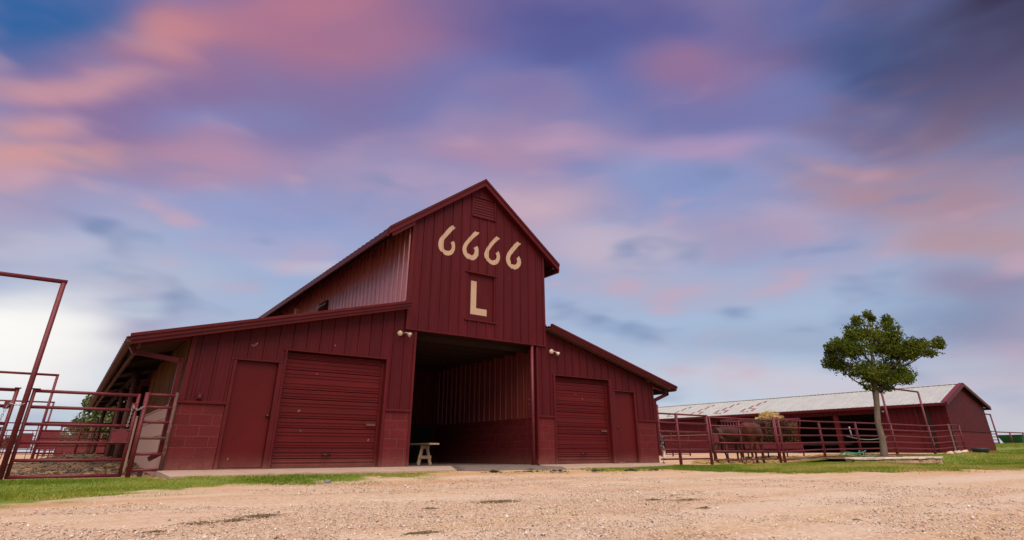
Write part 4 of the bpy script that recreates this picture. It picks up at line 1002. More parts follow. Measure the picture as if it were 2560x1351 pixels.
def arch(label, xa, xb, y, zt, zb, r=0.045, group=None, over=0.05):
    a = thing('gate_arch', label, 'gate arch', (xa, y, zb), 0, group)
    for x in (xa, xb):
        MB().tube((x, y, zb - 0.25), (x, y, zt), r, 12).build('post', 'pipe', a, True)
    MB().tube((xa + over, y, zt + r * 0.6), (xb - over, y, zt + r * 0.6), r * 0.92, 12).build('crossbar', 'pipe', a, True)
    return a
arch('tall red pipe gate arch, nearest of the three at the left edge', -2.512, -6.1, -0.16, 3.23, -0.08, 0.043)
arch('middle one of the three red pipe gate arches at the left edge', -2.68, -7.2, 17.5, 3.26, -0.1, 0.05)
arch('farthest of the three red pipe gate arches at the left edge', -2.93, -8.3, 34.5, 3.26, -0.1, 0.05)
# chains: loops of welded links
def chain(label, pts, parent_name='chain'):
    mb = MB()
    P = [Vector(p) for p in pts]
    k = 0
    for a, b in zip(P, P[1:]):
        n = max(1, int((b - a).length / 0.034)); d = (b - a).normalized()
        s = d.cross(Vector((0, 1, 0.2))).normalized(); q = d.cross(s)
        for i in range(n):
            c = a + (b - a) * ((i + 0.5) / n)
            e = s if k % 2 else q
            k += 1
            ring = [c + d * 0.024 * math.cos(t) + e * 0.014 * math.sin(t) for t in [j * math.pi / 4 for j in range(9)]]
            mb.path(ring, 0.0046, 5, False)
    o = mb.build('chain', 'chain', None, True)
    return tag(o, label, 'chain')
chain('steel chain hanging between wide gate and narrow panel', [(-0.705, -0.10, 1.12), (-0.75, -0.13, 1.10), (-0.80, -0.145, 1.05), (-0.845, -0.15, 1.055), (-0.88, -0.152, 1.09), (-0.90, -0.155, 1.12), (-0.905, -0.156, 1.04), (-0.91, -0.156, 0.90), (-0.92, -0.156, 0.76)])
chain('steel chain looped round the tall pole at the left edge', [(-2.50, -0.215, 1.09), (-2.57, -0.21, 1.06), (-2.64, -0.165, 1.07), (-2.70, -0.16, 1.09), (-2.73, -0.15, 1.05), (-2.745, -0.15, 0.95), (-2.76, -0.15, 0.80)])
# farther pens
def pipe_fence(label, P, zs, posts, r=0.028, cat='fence', mat='pipe', name='pipe_fence', group=None, pr=0.04, deep=0.3):
    """P: ground line points (x, y); posts: list of positions along the polyline index; zs above ground"""
    f = thing(name, label, cat, (P[0][0], P[0][1], 0), 0, group)
    for z in zs:
        MB().path([(x, y, z + g) for x, y, g in P], r, 8).build('rail', mat, f, True)
    for x, y, g in posts:
        MB().tube((x, y, g - deep), (x, y, g + zs[-1] + r), pr, 10).build('post', mat, f, True)
    return f
pipe_fence('dark red rail fence crossing the pen from the middle arch to the barn stalls', [(-2.68, 17.5, 0), (0.6, 17.5, 0)], [0.09, 0.31, 0.60, 0.86, 1.14, 1.47], [(-1.35, 17.5, 0), (0.55, 17.5, 0)], mat='fascia')
pipe_gate('far pen gate left of the middle arch', -7.1, -2.78, 17.5, [0.35, 0.55, 0.75, 0.95, 1.15, 1.42], r=0.024, plate=(-3.3, -2.85, 0.5, 1.05))
pipe_fence('red rail fence with many uprights beyond the farthest arch', [(-3.0, 34.5, 0), (2.0, 34.5, 0)], [0.2, 0.5, 0.8, 1.1, 1.5], [(-2.4 + i * 0.62, 34.5, 0) for i in range(8)])
MB_ = thing('cattle_panel', 'solid red sheet panel bolted to rails in the far pen', 'panel', (-2.5, 30.0, 0))
MB().cbox(-2.95, -2.15, 30.0, 30.04, 0.55, 1.55, 0.01).build('sheet', 'pipe', MB_)
for x in (-3.0, -2.1):
    MB().tube((x, 30.05, -0.3), (x, 30.05, 1.8), 0.05, 8).build('post', 'pipe', MB_, True)
pipe_fence('long far red fence with mesh uprights across the horizon at left', [(-40, 45, 0), (-2.3, 45, 0)], [0.3, 0.62, 0.92, 1.22, 1.9], [(-2.4 - i * 0.75, 45, 0) for i in range(40)], pr=0.022)
pipe_fence('farthest red fence on the left horizon', [(-50, 62, 0), (6, 60, 0)], [0.4, 0.8, 1.2, 1.6], [(-48 + i * 2.2, 62 - (i * 2.2) / 28, 0) for i in range(25)])
tg = MB().box(-2.2, 2.0, 40, 40.06, 0.1, 1.05).build('metal_windbreak', 'pipe')
tag(tg, 'long low red sheet windbreak behind the pens by the barn', 'windbreak')
for i in range(3):
    br = thing('braced_panel', ['red pen panel with angled brace, nearest under the eave end', 'red pen panel with angled brace, middle one under the eave end', 'red pen panel with angled brace, farthest under the eave end'][i], 'pen panel', (-0.9, 20 + i * 2.6, 0), 0, 'braced pen panels')
    y = 20.0 + i * 2.6
    for z in (0.25, 0.65, 1.05, 1.5):
        MB().path([(-2.3 + i * 0.2, y, z - 0.02), (-1.15, y, z), (-0.85, y - 0.3, z + 0.22), (-0.8, y - 0.4, z + 0.05)], 0.024, 8).build('rail', 'post', br, True)
    MB().tube((-0.82, y - 0.35, -0.3), (-0.82, y - 0.35, 1.75), 0.04, 8).build('post', 'post', br, True)
# clods in the muck
for i, (x, y, s) in enumerate([(-1.75, 4.6, 0.15), (-1.35, 4.2, 0.13), (-0.78, 3.3, 0.11), (-0.62, 3.1, 0.10), (-0.5, 3.6, 0.12), (-1.1, 7.8, 0.14)]):
    b = bmesh.new(); bmesh.ops.create_icosphere(b, subdivisions=3, radius=1)
    for v in b.verts:
        n = float(fbm(v.co.x * 2.2 + i * 7, v.co.y * 2.2 + v.co.z * 1.7, 4, 30 + i))
        v.co *= 0.55 + 0.9 * n
        v.co.z *= 0.55; v.co.x *= 1.7 if i < 2 else 1.1
    me = bpy.data.meshes.new('muck_clod'); b.to_mesh(me); b.free()
    me.materials.append(MT['greenmuck' if i in (0, 1) else 'manure'])
    o = bpy.data.objects.new('muck_clod', me); COL.objects.link(o)
    o.scale = (s * 1.3, s, s); o.location = (x, y, float(GZ(x, y)) + s * 0.22)
    tag(o, ['wide dark green muck clod behind the gate, left of the middle', 'dark green muck clod just right of the widest one', 'blackish muck clod low behind the gate, left of its pair', 'blackish muck clod low behind the gate, right of its pair', 'small dark clod near the eave post', 'dark clod on top of the muck heap'][i], 'clod', 'muck clods behind the gate')

# ------------------------------------------------------------------ right-hand corral fence between barn and shed
def gline(x): return float(GZ(x, 0.0))
FZ = [0.10, 0.385, 0.66, 0.94, 1.22, 1.495]
def run_fence(label, posts, zs_at, r=0.030, end_left=None, name='corral_fence'):
    """posts: [(x, top above datum)], zs_at(x) gives the rail heights there"""
    f = thing(name, label, 'fence', (posts[0][0], 0.0, 0), 0)
    xs_ = [p[0] for p in posts]
    if end_left is not None:
        xs_ = [end_left] + xs_
    for k in range(len(zs_at(xs_[0]))):
        MB().path([(x, 0.0, zs_at(x)[k]) for x in xs_], r * 0.92, 8).build('rail', 'pipe', f, True)
    for x, top in posts:
        mb = MB(); mb.path([(x, 0.012, gline(x) - 0.3), (x, 0.012, top - 0.012), (x, 0.012, top)], [0.052, 0.052, 0.030], 10)
        mb.build('post', 'pipe', f, True)
    return f
run_fence('short corral fence of six red rails joined to the right side of the barn', [(14.965, 1.52), (16.62, 1.53)], lambda x: FZ, end_left=14.0)
pipe_gate('red corral gate with a square latch plate, in front of the brown horses', 16.78, 20.82, 0.0, [0.06, 0.335, 0.61, 0.895, 1.175, 1.455], plate=(16.84, 17.12, 0.615, 0.905), r=0.028, name='corral_gate')
gm = bpy.data.objects['corral_gate']
MB().tube((18.55, 0.03, 0.06), (18.55, 0.03, 1.455), 0.028, 8).build('upright', 'pipe', gm, True)
def zr_(x):
    b = np.interp(x, [21, 24.35, 27.6, 31.2, 35.9, 38.6, 40.3], [0.02, 0.13, 0.16, 0.20, 0.15, 0.25, 0.30])
    t = np.interp(x, [21, 24.35, 27.6, 31.2, 35.9, 38.6, 40.3], [1.50, 1.50, 1.545, 1.57, 1.585, 1.70, 1.72])
    return [b + (t - b) * q / 5 for q in range(6)]
run_fence('long corral fence of six red rails running from the gate to the pale-roofed shed', [(20.93, 1.58), (21.22, 1.60), (24.35, 1.53), (27.61, 1.58), (31.26, 1.60), (35.78, 1.62), (38.56, 1.75), (40.1, 1.74)], zr_)
rp = MB().cbox(38.4, 38.56, -0.06, -0.02, 0.3, 1.72, 0.01).build('weathered_plank', 'bark')
tag(rp, 'grey weathered board wired to the last fence post beside the shed', 'board')
a3 = arch('tall red pipe gate arch behind the tree, in front of the shed', 31.27, 35.80, 0.05, 3.30, 0.05, 0.050)
lp = MB().cbox(35.62, 35.80, -0.06, -0.045, 0.62, 0.92, 0.004).build('latch_plate', 'pipe', a3)
a4 = arch('small red pipe gate arch just past the right corner of the barn', 29.7, 26.2, 13.4, 3.15, -0.05, 0.055)
pipe_fence('thin dark rails of a back pen beside the shed, right of the barn corner', [(24, 12.5, 0), (31.5, 12.5, 0)], [0.2, 0.5, 0.8, 1.15, 1.5], [(24.2, 12.5, 0), (26.2, 12.5, 0), (29.7, 12.5, 0), (31.4, 12.5, 0)], r=0.022, mat='fascia')

# ------------------------------------------------------------------ the long shed
SX0, SX1, SY0, SY1 = 40.27, 46.64, 0.45, 46.0
shed = thing('shed', 'long low red livestock shed with a pale ribbed metal roof and open bays', 'shed', (43.4, 0.45, 0.28))
SZ = 0.28
SRX, SRZ, SE, SEL, SER = 43.55, 4.27, 2.99, 39.93, 47.20
szz = lambda x: SRZ - (SRZ - SE) * abs(x - SRX) / (SRX - SEL)
# gable end
block_wall(shed, (SX0, SY0, SZ - 0.05), (1, 0, 0), (0, -1, 0), SX1 - SX0, z0=0.0)
MB().cbox(SX0 - 0.01, SX1 + 0.01, SY0 - 0.05, SY0, SZ + 1.165, SZ + 1.20, 0.005).build('wainscot_cap', 'trim', shed)
sheet((0, SY0 + 0.01, 0), (1, 0, 0), (0, 0, 1), (0, -1, 0), SX0, SX1, SZ + 1.20, lambda x: szz(x) - 0.06, SX0, 'siding', shed, flatten=0.4)
MB().prism([(SX0, SY0 + 0.03, SZ), (SX1, SY0 + 0.03, SZ), (SX1, SY0 + 0.03, szz(SX1) - .1), (SRX, SY0 + 0.03, SRZ - .1), (SX0, SY0 + 0.03, szz(SX0) - .1)], (0, 0.05, 0)).build('gable_framing', 'rafter', shed)
for xa, xb in ((SEL, SRX), (SRX, SER)):
    MB().prism([(xa, 0, szz(xa) + 0.045), (xb, 0, szz(xb) + 0.045), (xb, 0, szz(xb) - 0.17), (xa, 0, szz(xa) - 0.17)], (0, 0.04, 0)).build('rake_board', 'trim', shed).location.y = SY0 - 0.24
    MB().prism([(xa, 0, szz(xa) + 0.045), (xb, 0, szz(xb) + 0.045), (xb, 0, szz(xb) + 0.03), (xa, 0, szz(xa) + 0.03)], (0, 0.30, 0)).build('rake_cap', 'pipe', shed).location.y = SY0 - 0.09
for xa in (SEL + 0.04, SER - 0.04):
    MB().prism([(xa, SY0 - 0.19, szz(xa) - 0.05), (SRX, SY0 - 0.19, SRZ - 0.05), (SRX, SY0 - 0.19, SRZ - 0.065), (xa, SY0 - 0.19, szz(xa) - 0.065)], (0, 0.19, 0)).build('soffit', 'rafter', shed)
MB().box(SX1, SER - 0.05, SY0, SY1, SE - 0.10, SE - 0.08).build('soffit', 'trim', shed)
MB().cbox(SX0 - 0.03, SX0 + 0.10, SY0 - 0.045, SY0 + 0.1, SZ + 1.2, SE - 0.1, 0.005).build('corner_trim', 'trim', shed)
# roof in single sheets
for xa, xb in ((SEL, SRX), (SER, SRX)):
    d = Vector((xb - xa, 0, SRZ - SE)); ln = d.length; d.normalize()
    up = d.cross(Vector((0, 1, 0)))
    up = up if up.z > 0 else -up
    if xa == SEL:
        sheet((xa, 0, SE), (0, 1, 0), d, up, SY0 - 0.18, SY1, 0.0, ln - 0.02, 0.1, 'galv', shed, 'roof_panel', pitch=0.305)
    else:
        sheet((xa, 0, SE), (0, 1, 0), d, up, SY0 - 0.18, SY1, 0.0, ln - 0.02, 0.1, 'galv', shed, 'roof', joined=True)
y = SY0
while y < SY1:
    MB().prism([(SRX - 0.16, y, SRZ - 0.01), (SRX, y, SRZ + 0.045), (SRX + 0.16, y, SRZ - 0.01), (SRX, y, SRZ + 0.0)], (0, 3.0, 0)).build('ridge_cap', 'galv', shed)
    y += 3.02
MB().cbox(SEL - 0.03, SEL + 0.05, SY0 - 0.2, SY1, SE - 0.17, SE - 0.025, 0.006).build('eave_fascia', 'trim', shed)
MB().cbox(SER - 0.05, SER + 0.03, SY0 - 0.2, SY1, SE - 0.17, SE - 0.025, 0.006).build('eave_fascia', 'trim', shed)
MB().box(SEL + 0.05, SX0, SY0, SY1, SE - 0.10, SE - 0.08).build('soffit', 'trim', shed)
# long side towards the barn
WSIDE = ((SX0, 0, 0), (0, 1, 0), (0, 0, 1), (-1, 0, 0))
OT = 2.56
sheet(*WSIDE, SY0 + 0.05, 4.30, SZ + 1.2, SE - 0.08, SY0, 'siding', shed, pitch=0.305)
sheet(*WSIDE, 4.30, 16.45, OT, SE - 0.08, SY0, 'siding', shed, pitch=0.305)
sheet(*WSIDE, 16.45, SY1, 1.62, SE - 0.08, SY0, 'siding', shed, pitch=0.305)
block_wall(shed, (SX0, 4.30, SZ - 0.05), (0, -1, 0), (-1, 0, 0), 4.30 - SY0, z0=0.0)
block_wall(shed, (SX0, 30.0, 0.18), (0, -1, 0), (-1, 0, 0), 30 - 16.45, rows=7, z0=0.0)
MB().cbox(SX0 - 0.045, SX0 + 0.01, SY0, 4.30, SZ + 1.165, SZ + 1.2, 0.005).build('wainscot_cap', 'trim', shed)
MB().cbox(SX0 - 0.045, SX0 + 0.01, 16.45, SY1, 1.595, 1.63, 0.005).build('wainscot_cap', 'plank', shed)
MB().box(SX0 + 0.02, SX0 + 0.08, SY0, 4.30, SZ, SE - 0.1).build('wall_framing', 'rafter', shed)
MB().box(SX0 + 0.02, SX0 + 0.08, 16.45, SY1, SZ - 0.2, SE - 0.1).build('wall_framing', 'rafter', shed)
MB().box(SX0 + 0.02, SX0 + 0.08, 4.30, 16.45, OT + 0.01, SE - 0.1).build('header', 'rafter', shed)
for y in (7.02, 10.0, 13.1):
    MB().cbox(SX0 - 0.06, SX0 + 0.20, y - 0.15, y + 0.15, SZ - 0.1, OT - 0.002, 0.01).build('bay_post', 'trim', shed)
MB().cbox(SX0 - 0.04, SX0 + 0.02, 4.25, 4.36, SZ, OT, 0.006).build('door_jamb', 'trim', shed)
MB().cbox(SX0 - 0.075, SX0 - 0.02, 2.02, 2.14, SZ + 0.1, SE - 0.1, 0.006).build('downspout', 'trim', shed)
MB().cbox(SX0 - 0.085, SX0 - 0.02, 1.35, 1.75, SZ, SE - 0.12, 0.006).build('recess_shade_strip', 'rafter', shed)  # dark strip added to paint the shade of a recess in this wall
MB().box(SX1 - 0.06, SX1, SY0, SY1, SZ - 0.3, SE - 0.05).build('back_wall', 'rafter', shed)
MB().box(SX0 + 0.1, SX1 - 0.1, 16.3, 16.36, SZ - 0.3, SE).build('partition', 'rafter', shed)
MB().box(SX0 + 0.1, SX1 - 0.1, 4.22, 4.28, SZ - 0.3, SE).build('partition', 'rafter', shed)
MB().box(SX0, SX1, SY1 - 0.05, SY1, SZ - 0.3, SE).build('end_wall', 'siding', shed)
MB().cbox(SX0 + 1.6, SX0 + 2.2, 7.3, 16.0, 0.75, 0.95, 0.02).build('feed_trough', 'soffit', shed)
MB().lathe((SX0 - 0.04, 3.9, 2.72), [(0, 0.03), (-0.06, 0.05), (-0.12, 0.09)], 10, (1, 0.2, 0.3)).build('yard_lamp', 'lampmetal', shed, True)
# red numerals on the roof sheets (flat paint, seen very obliquely)
sd_ = Vector((SRX - SEL, 0, SRZ - SE)).normalized(); sup = Vector((-sd_.z, 0, sd_.x))
for k in range(4):
    c0 = 6 + int(round((21.6 - k * 2.44 - 0.1) / 0.305)) - 6
    mb = MB()
    for col_, va, vb in ((0, 0.55, 1.35), (-1, 0.38, 0.60), (-1, 1.30, 2.05), (-2, 0.38, 0.60), (-2, 1.95, 2.75), (-2, 1.15, 1.35), (-3, 0.60, 1.25), (-3, 2.65, 3.05)):
        ya = 0.1 + (c0 + col_) * 0.305 + 0.062; yb = ya + 0.235
        mb.add([Vector((SEL, y_, SE)) + sd_ * v_ + sup * 0.0065 for y_, v_ in ((ya, va), (yb, va + 0.06), (yb, vb + 0.06), (ya, vb))], [(0, 1, 2, 3)])
    mb.build('roof_numeral', 'fadedred', shed)

# ------------------------------------------------------------------ hay feeder
fd = thing('hay_feeder', 'red slatted hay feeder heaped with green and golden hay behind the horses', 'hay feeder', (24.3, 2.6, float(GZ(24.3, 2.6))))
fx, fy, fa = 24.35, 2.75, R(-24)
fg = float(GZ(24.3, 2.6)) - 0.02
def FP(u, v, z):
    return (fx + u * math.cos(fa) - v * math.sin(fa), fy + u * math.sin(fa) + v * math.cos(fa), fg + z)
LU, LV = 1.55, 0.62
for v in (-LV, LV):
    MB().path([FP(-LU, v * 1.25, 1.70), FP(LU, v * 1.25, 1.78)], 0.034, 8).build('top_rail', 'pipe', fd, True)
    MB().path([FP(-LU, v * .7, 0.76), FP(LU, v * .7, 0.78)], 0.034, 8).build('lower_rail', 'pipe', fd, True)
    for i in range(21):
        u = -LU + i * 2 * LU / 20
        MB().tube(FP(u, v * .7, 0.76), FP(u, v * 1.25, 1.74), 0.019, 6).build('bar', 'pipe', fd, True)
    MB().prism([FP(-LU, v, 0.70), FP(LU, v, 0.70), FP(LU, v, 0.52), FP(-LU, v, 0.52)], (FP(0, 0.03, 0)[0] - FP(0, 0, 0)[0], FP(0, 0.03, 0)[1] - FP(0, 0, 0)[1], 0)).build('tray_side', 'pipe', fd)
    for u in (-LU, -0.5, 0.55, LU):
        MB().tube(FP(u, v * 0.95, -0.05), FP(u, v * 0.95, 0.74), 0.032, 8).build('leg', 'pipe', fd, True)
for u in (-LU, LU):
    MB().path([FP(u, -LV * 1.25, 1.74), FP(u, LV * 1.25, 1.74)], 0.034, 8).build('end_rail', 'pipe', fd, True)
    for i in range(1, 6):
        v = -LV + i * 2 * LV / 6
        MB().tube(FP(u, v * .7, 0.76), FP(u, v * 1.2, 1.74), 0.019, 6).build('bar', 'pipe', fd, True)
MB().hexa([FP(-LU, -LV, 0.50), FP(LU, -LV, 0.50), FP(LU, LV, 0.50), FP(-LU, LV, 0.50), FP(-LU, -LV, 0.54), FP(LU, -LV, 0.54), FP(LU, LV, 0.54), FP(-LU, LV, 0.54)]).build('tray', 'pipe', fd)
# hay: a heap of straws over a lumpy core
def straws(n, sampler, ln, wd, seed, up=0.35):
    r = np.random.default_rng(seed)
    P, T = sampler(r, n)
    d = r.normal(size=(n, 3)); d[:, 2] *= up; d /= np.linalg.norm(d, axis=1)[:, None]
    s = np.cross(d, r.normal(size=(n, 3))); s /= np.linalg.norm(s, axis=1)[:, None]
    l = ln * (0.5 + r.random(n))[:, None]; w = wd * (0.6 + 0.8 * r.random(n))[:, None]
    V = np.stack([P - d * l / 2 - s * w, P - d * l / 2 + s * w, P + d * l / 2 + s * w * .6, P + d * l / 2 - s * w * .6], 1).reshape(-1, 3)
    return V, np.arange(4 * n).reshape(n, 4), np.repeat(T, 4)
def feeder_hay(r, n):
    u = (r.random(n) * 2 - 1); v = (r.random(n) * 2 - 1); q = r.random(n)
    heap = 1.58 + 0.52 * np.exp(-((u - 0.12) / 0.36) ** 2) * (1 - 0.5 * v ** 2) + 0.10 * np.cos(u * 5)
    z = 0.72 + (heap - 0.72) * q ** 0.7
    k = 0.72 + 0.55 * (z - 0.75)
    uu = 0.42 + u * 1.0; vv = v * LV * np.minimum(k, 1.25) * 0.98
    X = fx + uu * math.cos(fa) - vv * math.sin(fa); Y = fy + uu * math.sin(fa) + vv * math.cos(fa)
    t = np.clip(0.06 + 0.95 * sstep(1.60, 1.90, z) + 0.25 * (u > 0.62) + r.normal(size=n) * 0.13, 0, 1)
    return np.stack([X, Y, fg + z], 1), t
V, Fq, T = straws(9000, feeder_hay, 0.26, 0.010, 3)
hy = np_mesh('hay_pile', V, Fq, 'hay', T)
tag(hy, 'heap of green hay with a golden tuft on top, in the red feeder', 'hay')
def floor_hay(r, n):
    th = r.random(n) * 6.283; q = np.sqrt(r.random(n))
    u = np.cos(th) * q; v = np.sin(th) * q
    X = 25.6 + u * 5.2 + v * 1.4; Y = 2.2 - u * 1.6 + v * 1.5
    lump = fbm(X * 1.5, Y * 1.5, 3, 77)
    z = GZ(X, Y) + r.random(n) * 0.16 * sstep(0.35, 0.75, lump)
    return np.stack([X, Y, z], 1), np.clip(0.72 + r.normal(size=n) * 0.16, 0, 1)
V, Fq, T = straws(16000, floor_hay, 0.22, 0.009, 4, 0.12)
fh = np_mesh('straw_litter', V, Fq, 'hay', T, 'stuff')
fh['label'] = 'golden straw strewn on the corral floor round the feeder'

# ------------------------------------------------------------------ horses
def skin_mesh(name, verts, edges, mat, parent, root=0, sub=2):
    """verts: (x, y, z, r); one continuous skinned surface"""
    me = bpy.data.meshes.new(name)
    me.from_pydata([v[:3] for v in verts], edges, [])
    me.materials.append(MT[mat])
    o = bpy.data.objects.new(name, me); COL.objects.link(o)
    m = o.modifiers.new('skin', 'SKIN'); m.use_smooth_shade = True; m.branch_smoothing = 0.6
    for i, v in enumerate(verts):
        d = me.skin_vertices[0].data[i]
        rr = v[3]
        d.radius = rr if isinstance(rr, tuple) else (rr, rr)
        d.use_root = (i == root)
    s = o.modifiers.new('sub', 'SUBSURF'); s.levels = sub; s.render_levels = sub
    o.parent = parent; W[o.name] = (0, 0, 0)
    return o
def horse(label, loc, rotz, coat, socks=(), head_down=0.0, step=0.0, scale=1.0, group=None):
    h = thing('horse', label, 'horse', loc, rotz, group)
    h.scale = (scale,) * 3
    v = []; e = []
    def chain_(pts, start=None):
        prev = start
        for p in pts:
            v.append(p); i = len(v) - 1
            if prev is not None:
                e.append((prev, i))
            prev = i
        return prev
    # trunk, from loin (root) forwards and backwards
    chain_([(-0.15, 0, 1.17, (0.275, 0.30))])
    rear = chain_([(-0.50, 0, 1.22, (0.285, 0.285)), (-0.74, 0, 1.20, (0.215, 0.23))], 0)
    chest = chain_([(0.22, 0, 1.14, (0.29, 0.315)), (0.52, 0, 1.20, (0.235, 0.30))], 0)
    hd = head_down
    n1 = chain_([(0.74, 0, 1.36 - 0.10 * hd, (0.13, 0.22)), (0.98, 0, 1.50 - 0.42 * hd, (0.095, 0.165)), (1.16, 0, 1.62 - 0.72 * hd, (0.085, 0.125))], chest)
    chain_([(1.30, 0, 1.57 - 0.80 * hd, (0.085, 0.12)), (1.42, 0, 1.42 - 0.84 * hd, (0.075, 0.10)), (1.53, 0, 1.25 - 0.86 * hd, (0.055, 0.065)), (1.575, 0, 1.17 - 0.86 * hd, (0.045, 0.05))], n1)
    feet = []
    for s, dx in ((1, 0.0), (-1, step)):
        k = chain_([(-0.60, s * 0.15, 0.98, (0.15, 0.20)), (-0.55 + dx * 0.35, s * 0.165, 0.76, (0.09, 0.135)), (-0.76 + dx * 0.75, s * 0.155, 0.50, (0.052, 0.07)), (-0.73 + dx * 0.95, s * 0.15, 0.32, (0.037, 0.043)), (-0.71 + dx * 1.0, s * 0.15, 0.15, (0.045, 0.05)), (-0.665 + dx * 1.02, s * 0.15, 0.075, (0.043, 0.048)), (-0.645 + dx * 1.02, s * 0.15, 0.03, (0.05, 0.056))], 1)
        feet.append((-0.645 + dx * 1.02, s * 0.15, -0.71 + dx))
    for s, dx in ((1, 0.06), (-1, -0.05)):
        chain_([(0.50, s * 0.13, 0.92, (0.10, 0.15)), (0.45, s * 0.145, 0.74, (0.068, 0.09)), (0.48 + dx, s * 0.145, 0.47, (0.05, 0.056)), (0.475 + dx, s * 0.145, 0.30, (0.036, 0.04)), (0.475 + dx, s * 0.145, 0.14, (0.044, 0.048)), (0.515 + dx, s * 0.145, 0.07, (0.042, 0.046)), (0.53 + dx, s * 0.145, 0.03, (0.05, 0.055))], chest)
        feet.append((0.53 + dx, s * 0.145, 0.475 + dx))
    body = skin_mesh('body', v, e, coat, h)
    for i, (x, yy, xl) in enumerate(feet):
        MB().lathe((x + 0.01, yy, 0.0), [(0, 0.066), (0.03, 0.062), (0.062, 0.050)], 10).build('hoof', 'hoof', h, True, local=True)
        if i in socks:
            MB().path([(xl, yy, 0.33), (xl, yy, 0.16), (x - 0.012, yy, 0.055)], [0.044, 0.056, 0.056], 10).build('sock', 'sock', h, True, local=True)
    # tail, mane, ears, eyes
    t = random.Random(int(abs(loc[0]) * 10))
    mb = MB()
    for i in range(26):
        a = t.uniform(-0.05, 0.05); b_ = t.uniform(-0.10, 0.10)
        mb.path([(-0.90, a * 0.4, 1.27), (-1.03 + a * .3, a, 1.12), (-1.06 + a, a + b_ * .6, 0.80), (-1.02 + a * 1.4, b_ + a, 0.42 + t.uniform(-.05, .1))], [0.03, 0.03, 0.028, 0.006], 5)
    mb.build('tail', 'hair', h, True, local=True)
    mb = MB()
    for i in range(30):
        q = i / 29
        x = 0.62 + 0.60 * q; z = 1.50 - 0.02 * hd + (1.77 - 0.74 * hd - 1.50 + 0.02 * hd) * q
        mb.path([(x - 0.03, 0.0, z), (x - 0.02, -0.09, z - 0.06), (x + t.uniform(-.03, .03), -0.13, z - 0.22 - t.uniform(0, .06))], [0.02, 0.02, 0.005], 5)
    mb.build('mane', 'hair', h, True, local=True)
    for s in (-1, 1):
        MB().lathe((1.20, s * 0.055, 1.715 - 0.76 * hd), [(0, 0.028), (0.05, 0.034), (0.10, 0.022), (0.14, 0.004)], 8, (0.15 + .4 * hd, s * 0.2, 1)).build('ear', coat, h, True, local=True)
        MB().lathe((1.345, s * 0.083, 1.525 - 0.81 * hd), [(-0.012, 0.012), (0.0, 0.02), (0.012, 0.012)], 8, (0, s, 0)).build('eye', 'hair', h, True, local=True)
    return h
def hg(x, y): return float(GZ(x, y))
horse('chestnut horse with white hind socks, rump to the gate, head at the hay', (20.3, 0.70, hg(20.3, 0.70)), R(12), 'coat', (0, 1), 0.25, 0.14, 1.05, 'horses in the corral')
horse('darker brown horse half hidden behind the white-socked one, by the latch plate', (21.6, 2.65, hg(21.6, 2.65)), R(-8), 'coat2', (), 0.35, 0.30, 1.03, 'horses in the corral')
horse('black and white pinto horse mostly hidden by the right barn corner', (19.55, 5.2, hg(19.55, 5.2)), R(188), 'pinto', (), 0.7, 0.1, 0.9, 'horses in the corral')

# ------------------------------------------------------------------ tree in its stone planter
TY = -2.45
tree = thing('tree', 'young leafy broad-crowned tree with a bare leaning trunk in the stone planter', 'tree', (24.0, TY, 0.12))
HR = Vector((math.cos(yaw), -math.sin(yaw), 0))           # the crown spreads mostly across this direction
HD = Vector((math.sin(yaw), math.cos(yaw), 0))
TB = Vector((24.4, -2.45, 0))
def tp(d, z, dep=0.0):
    return TB + HR * d + HD * dep + Vector((0, 0, z))
TR = [tp(-0.17, -0.05), tp(-0.15, 0.2), tp(-0.08, 0.74), tp(-0.09, 1.4), tp(0.06, 2.15), tp(0.11, 2.5), tp(0.16, 3.0, .04), tp(0.27, 3.6, -.03), tp(0.42, 4.3, .03), tp(0.66, 5.2)]
MB().path(TR, [0.18, 0.135, 0.115, 0.108, 0.106, 0.118, 0.080, 0.058, 0.04, 0.012], 14).build('trunk', 'bark', tree, True)
LOB = [(0.41, 4.3, 0.98, 0.7), (0.76, 5.66, 0.24, 0.25), (-0.2, 5.34, 0.20, 0.29), (0.29, 5.46, 0.24, 0.24), (1.42, 5.47, 0.24, 0.26), (0.63, 5.04, 0.86, 0.42), (-1.07, 4.24, 0.51, 0.38), (-1.45, 4.12, 0.24, 0.30), (-1.07, 3.72, 0.5, 0.30), (-0.07, 3.37, 0.95, 0.38), (1.25, 3.34, 0.73, 0.34), (2.17, 4.38, 0.45, 0.38), (2.72, 4.23, 0.48, 0.27), (3.17, 4.38, 0.20, 0.32), (0.26, 2.95, 0.62, 0.22), (1.75, 4.06, 0.50, 0.32), (-0.36, 2.67, 0.13, 0.09), (1.35, 4.88, 0.25, 0.55), (-0.44, 4.74, 0.20, 0.24), (1.17, 4.12, 0.77, 0.49), (-0.31, 4.3, 0.45, 0.44), (-0.15, 2.86, 0.38, 0.20), (0.62, 2.72, 0.40, 0.18), (1.05, 3.0, 0.5, 0.2)]
lr = random.Random(5)
DEP = [lr.uniform(-0.35, 0.35) for _ in LOB]
for (d, z, a, b), dp in zip(LOB, DEP):
    if z < 2.8:
        continue
    q = min(TR, key=lambda p: abs(p.z - max(2.5, z - 0.55 - 0.35 * abs(d - 0.3))))
    e = tp(d, z, dp)
    m = q.lerp(e, 0.55) + Vector((lr.uniform(-.1, .1), lr.uniform(-.1, .1), -0.10 + lr.uniform(-.05, .08)))
    MB().path([q, m, e], [0.040 if abs(d - .4) > .8 else 0.032, 0.022, 0.008], 8).build('limb', 'twig', tree, True)
MB().path([TR[5], tp(0.42, 2.72), tp(0.72, 2.98, -.05), tp(1.1, 3.3, -.1)], [0.10, 0.075, 0.045, 0.015], 10).build('limb', 'twig', tree, True)
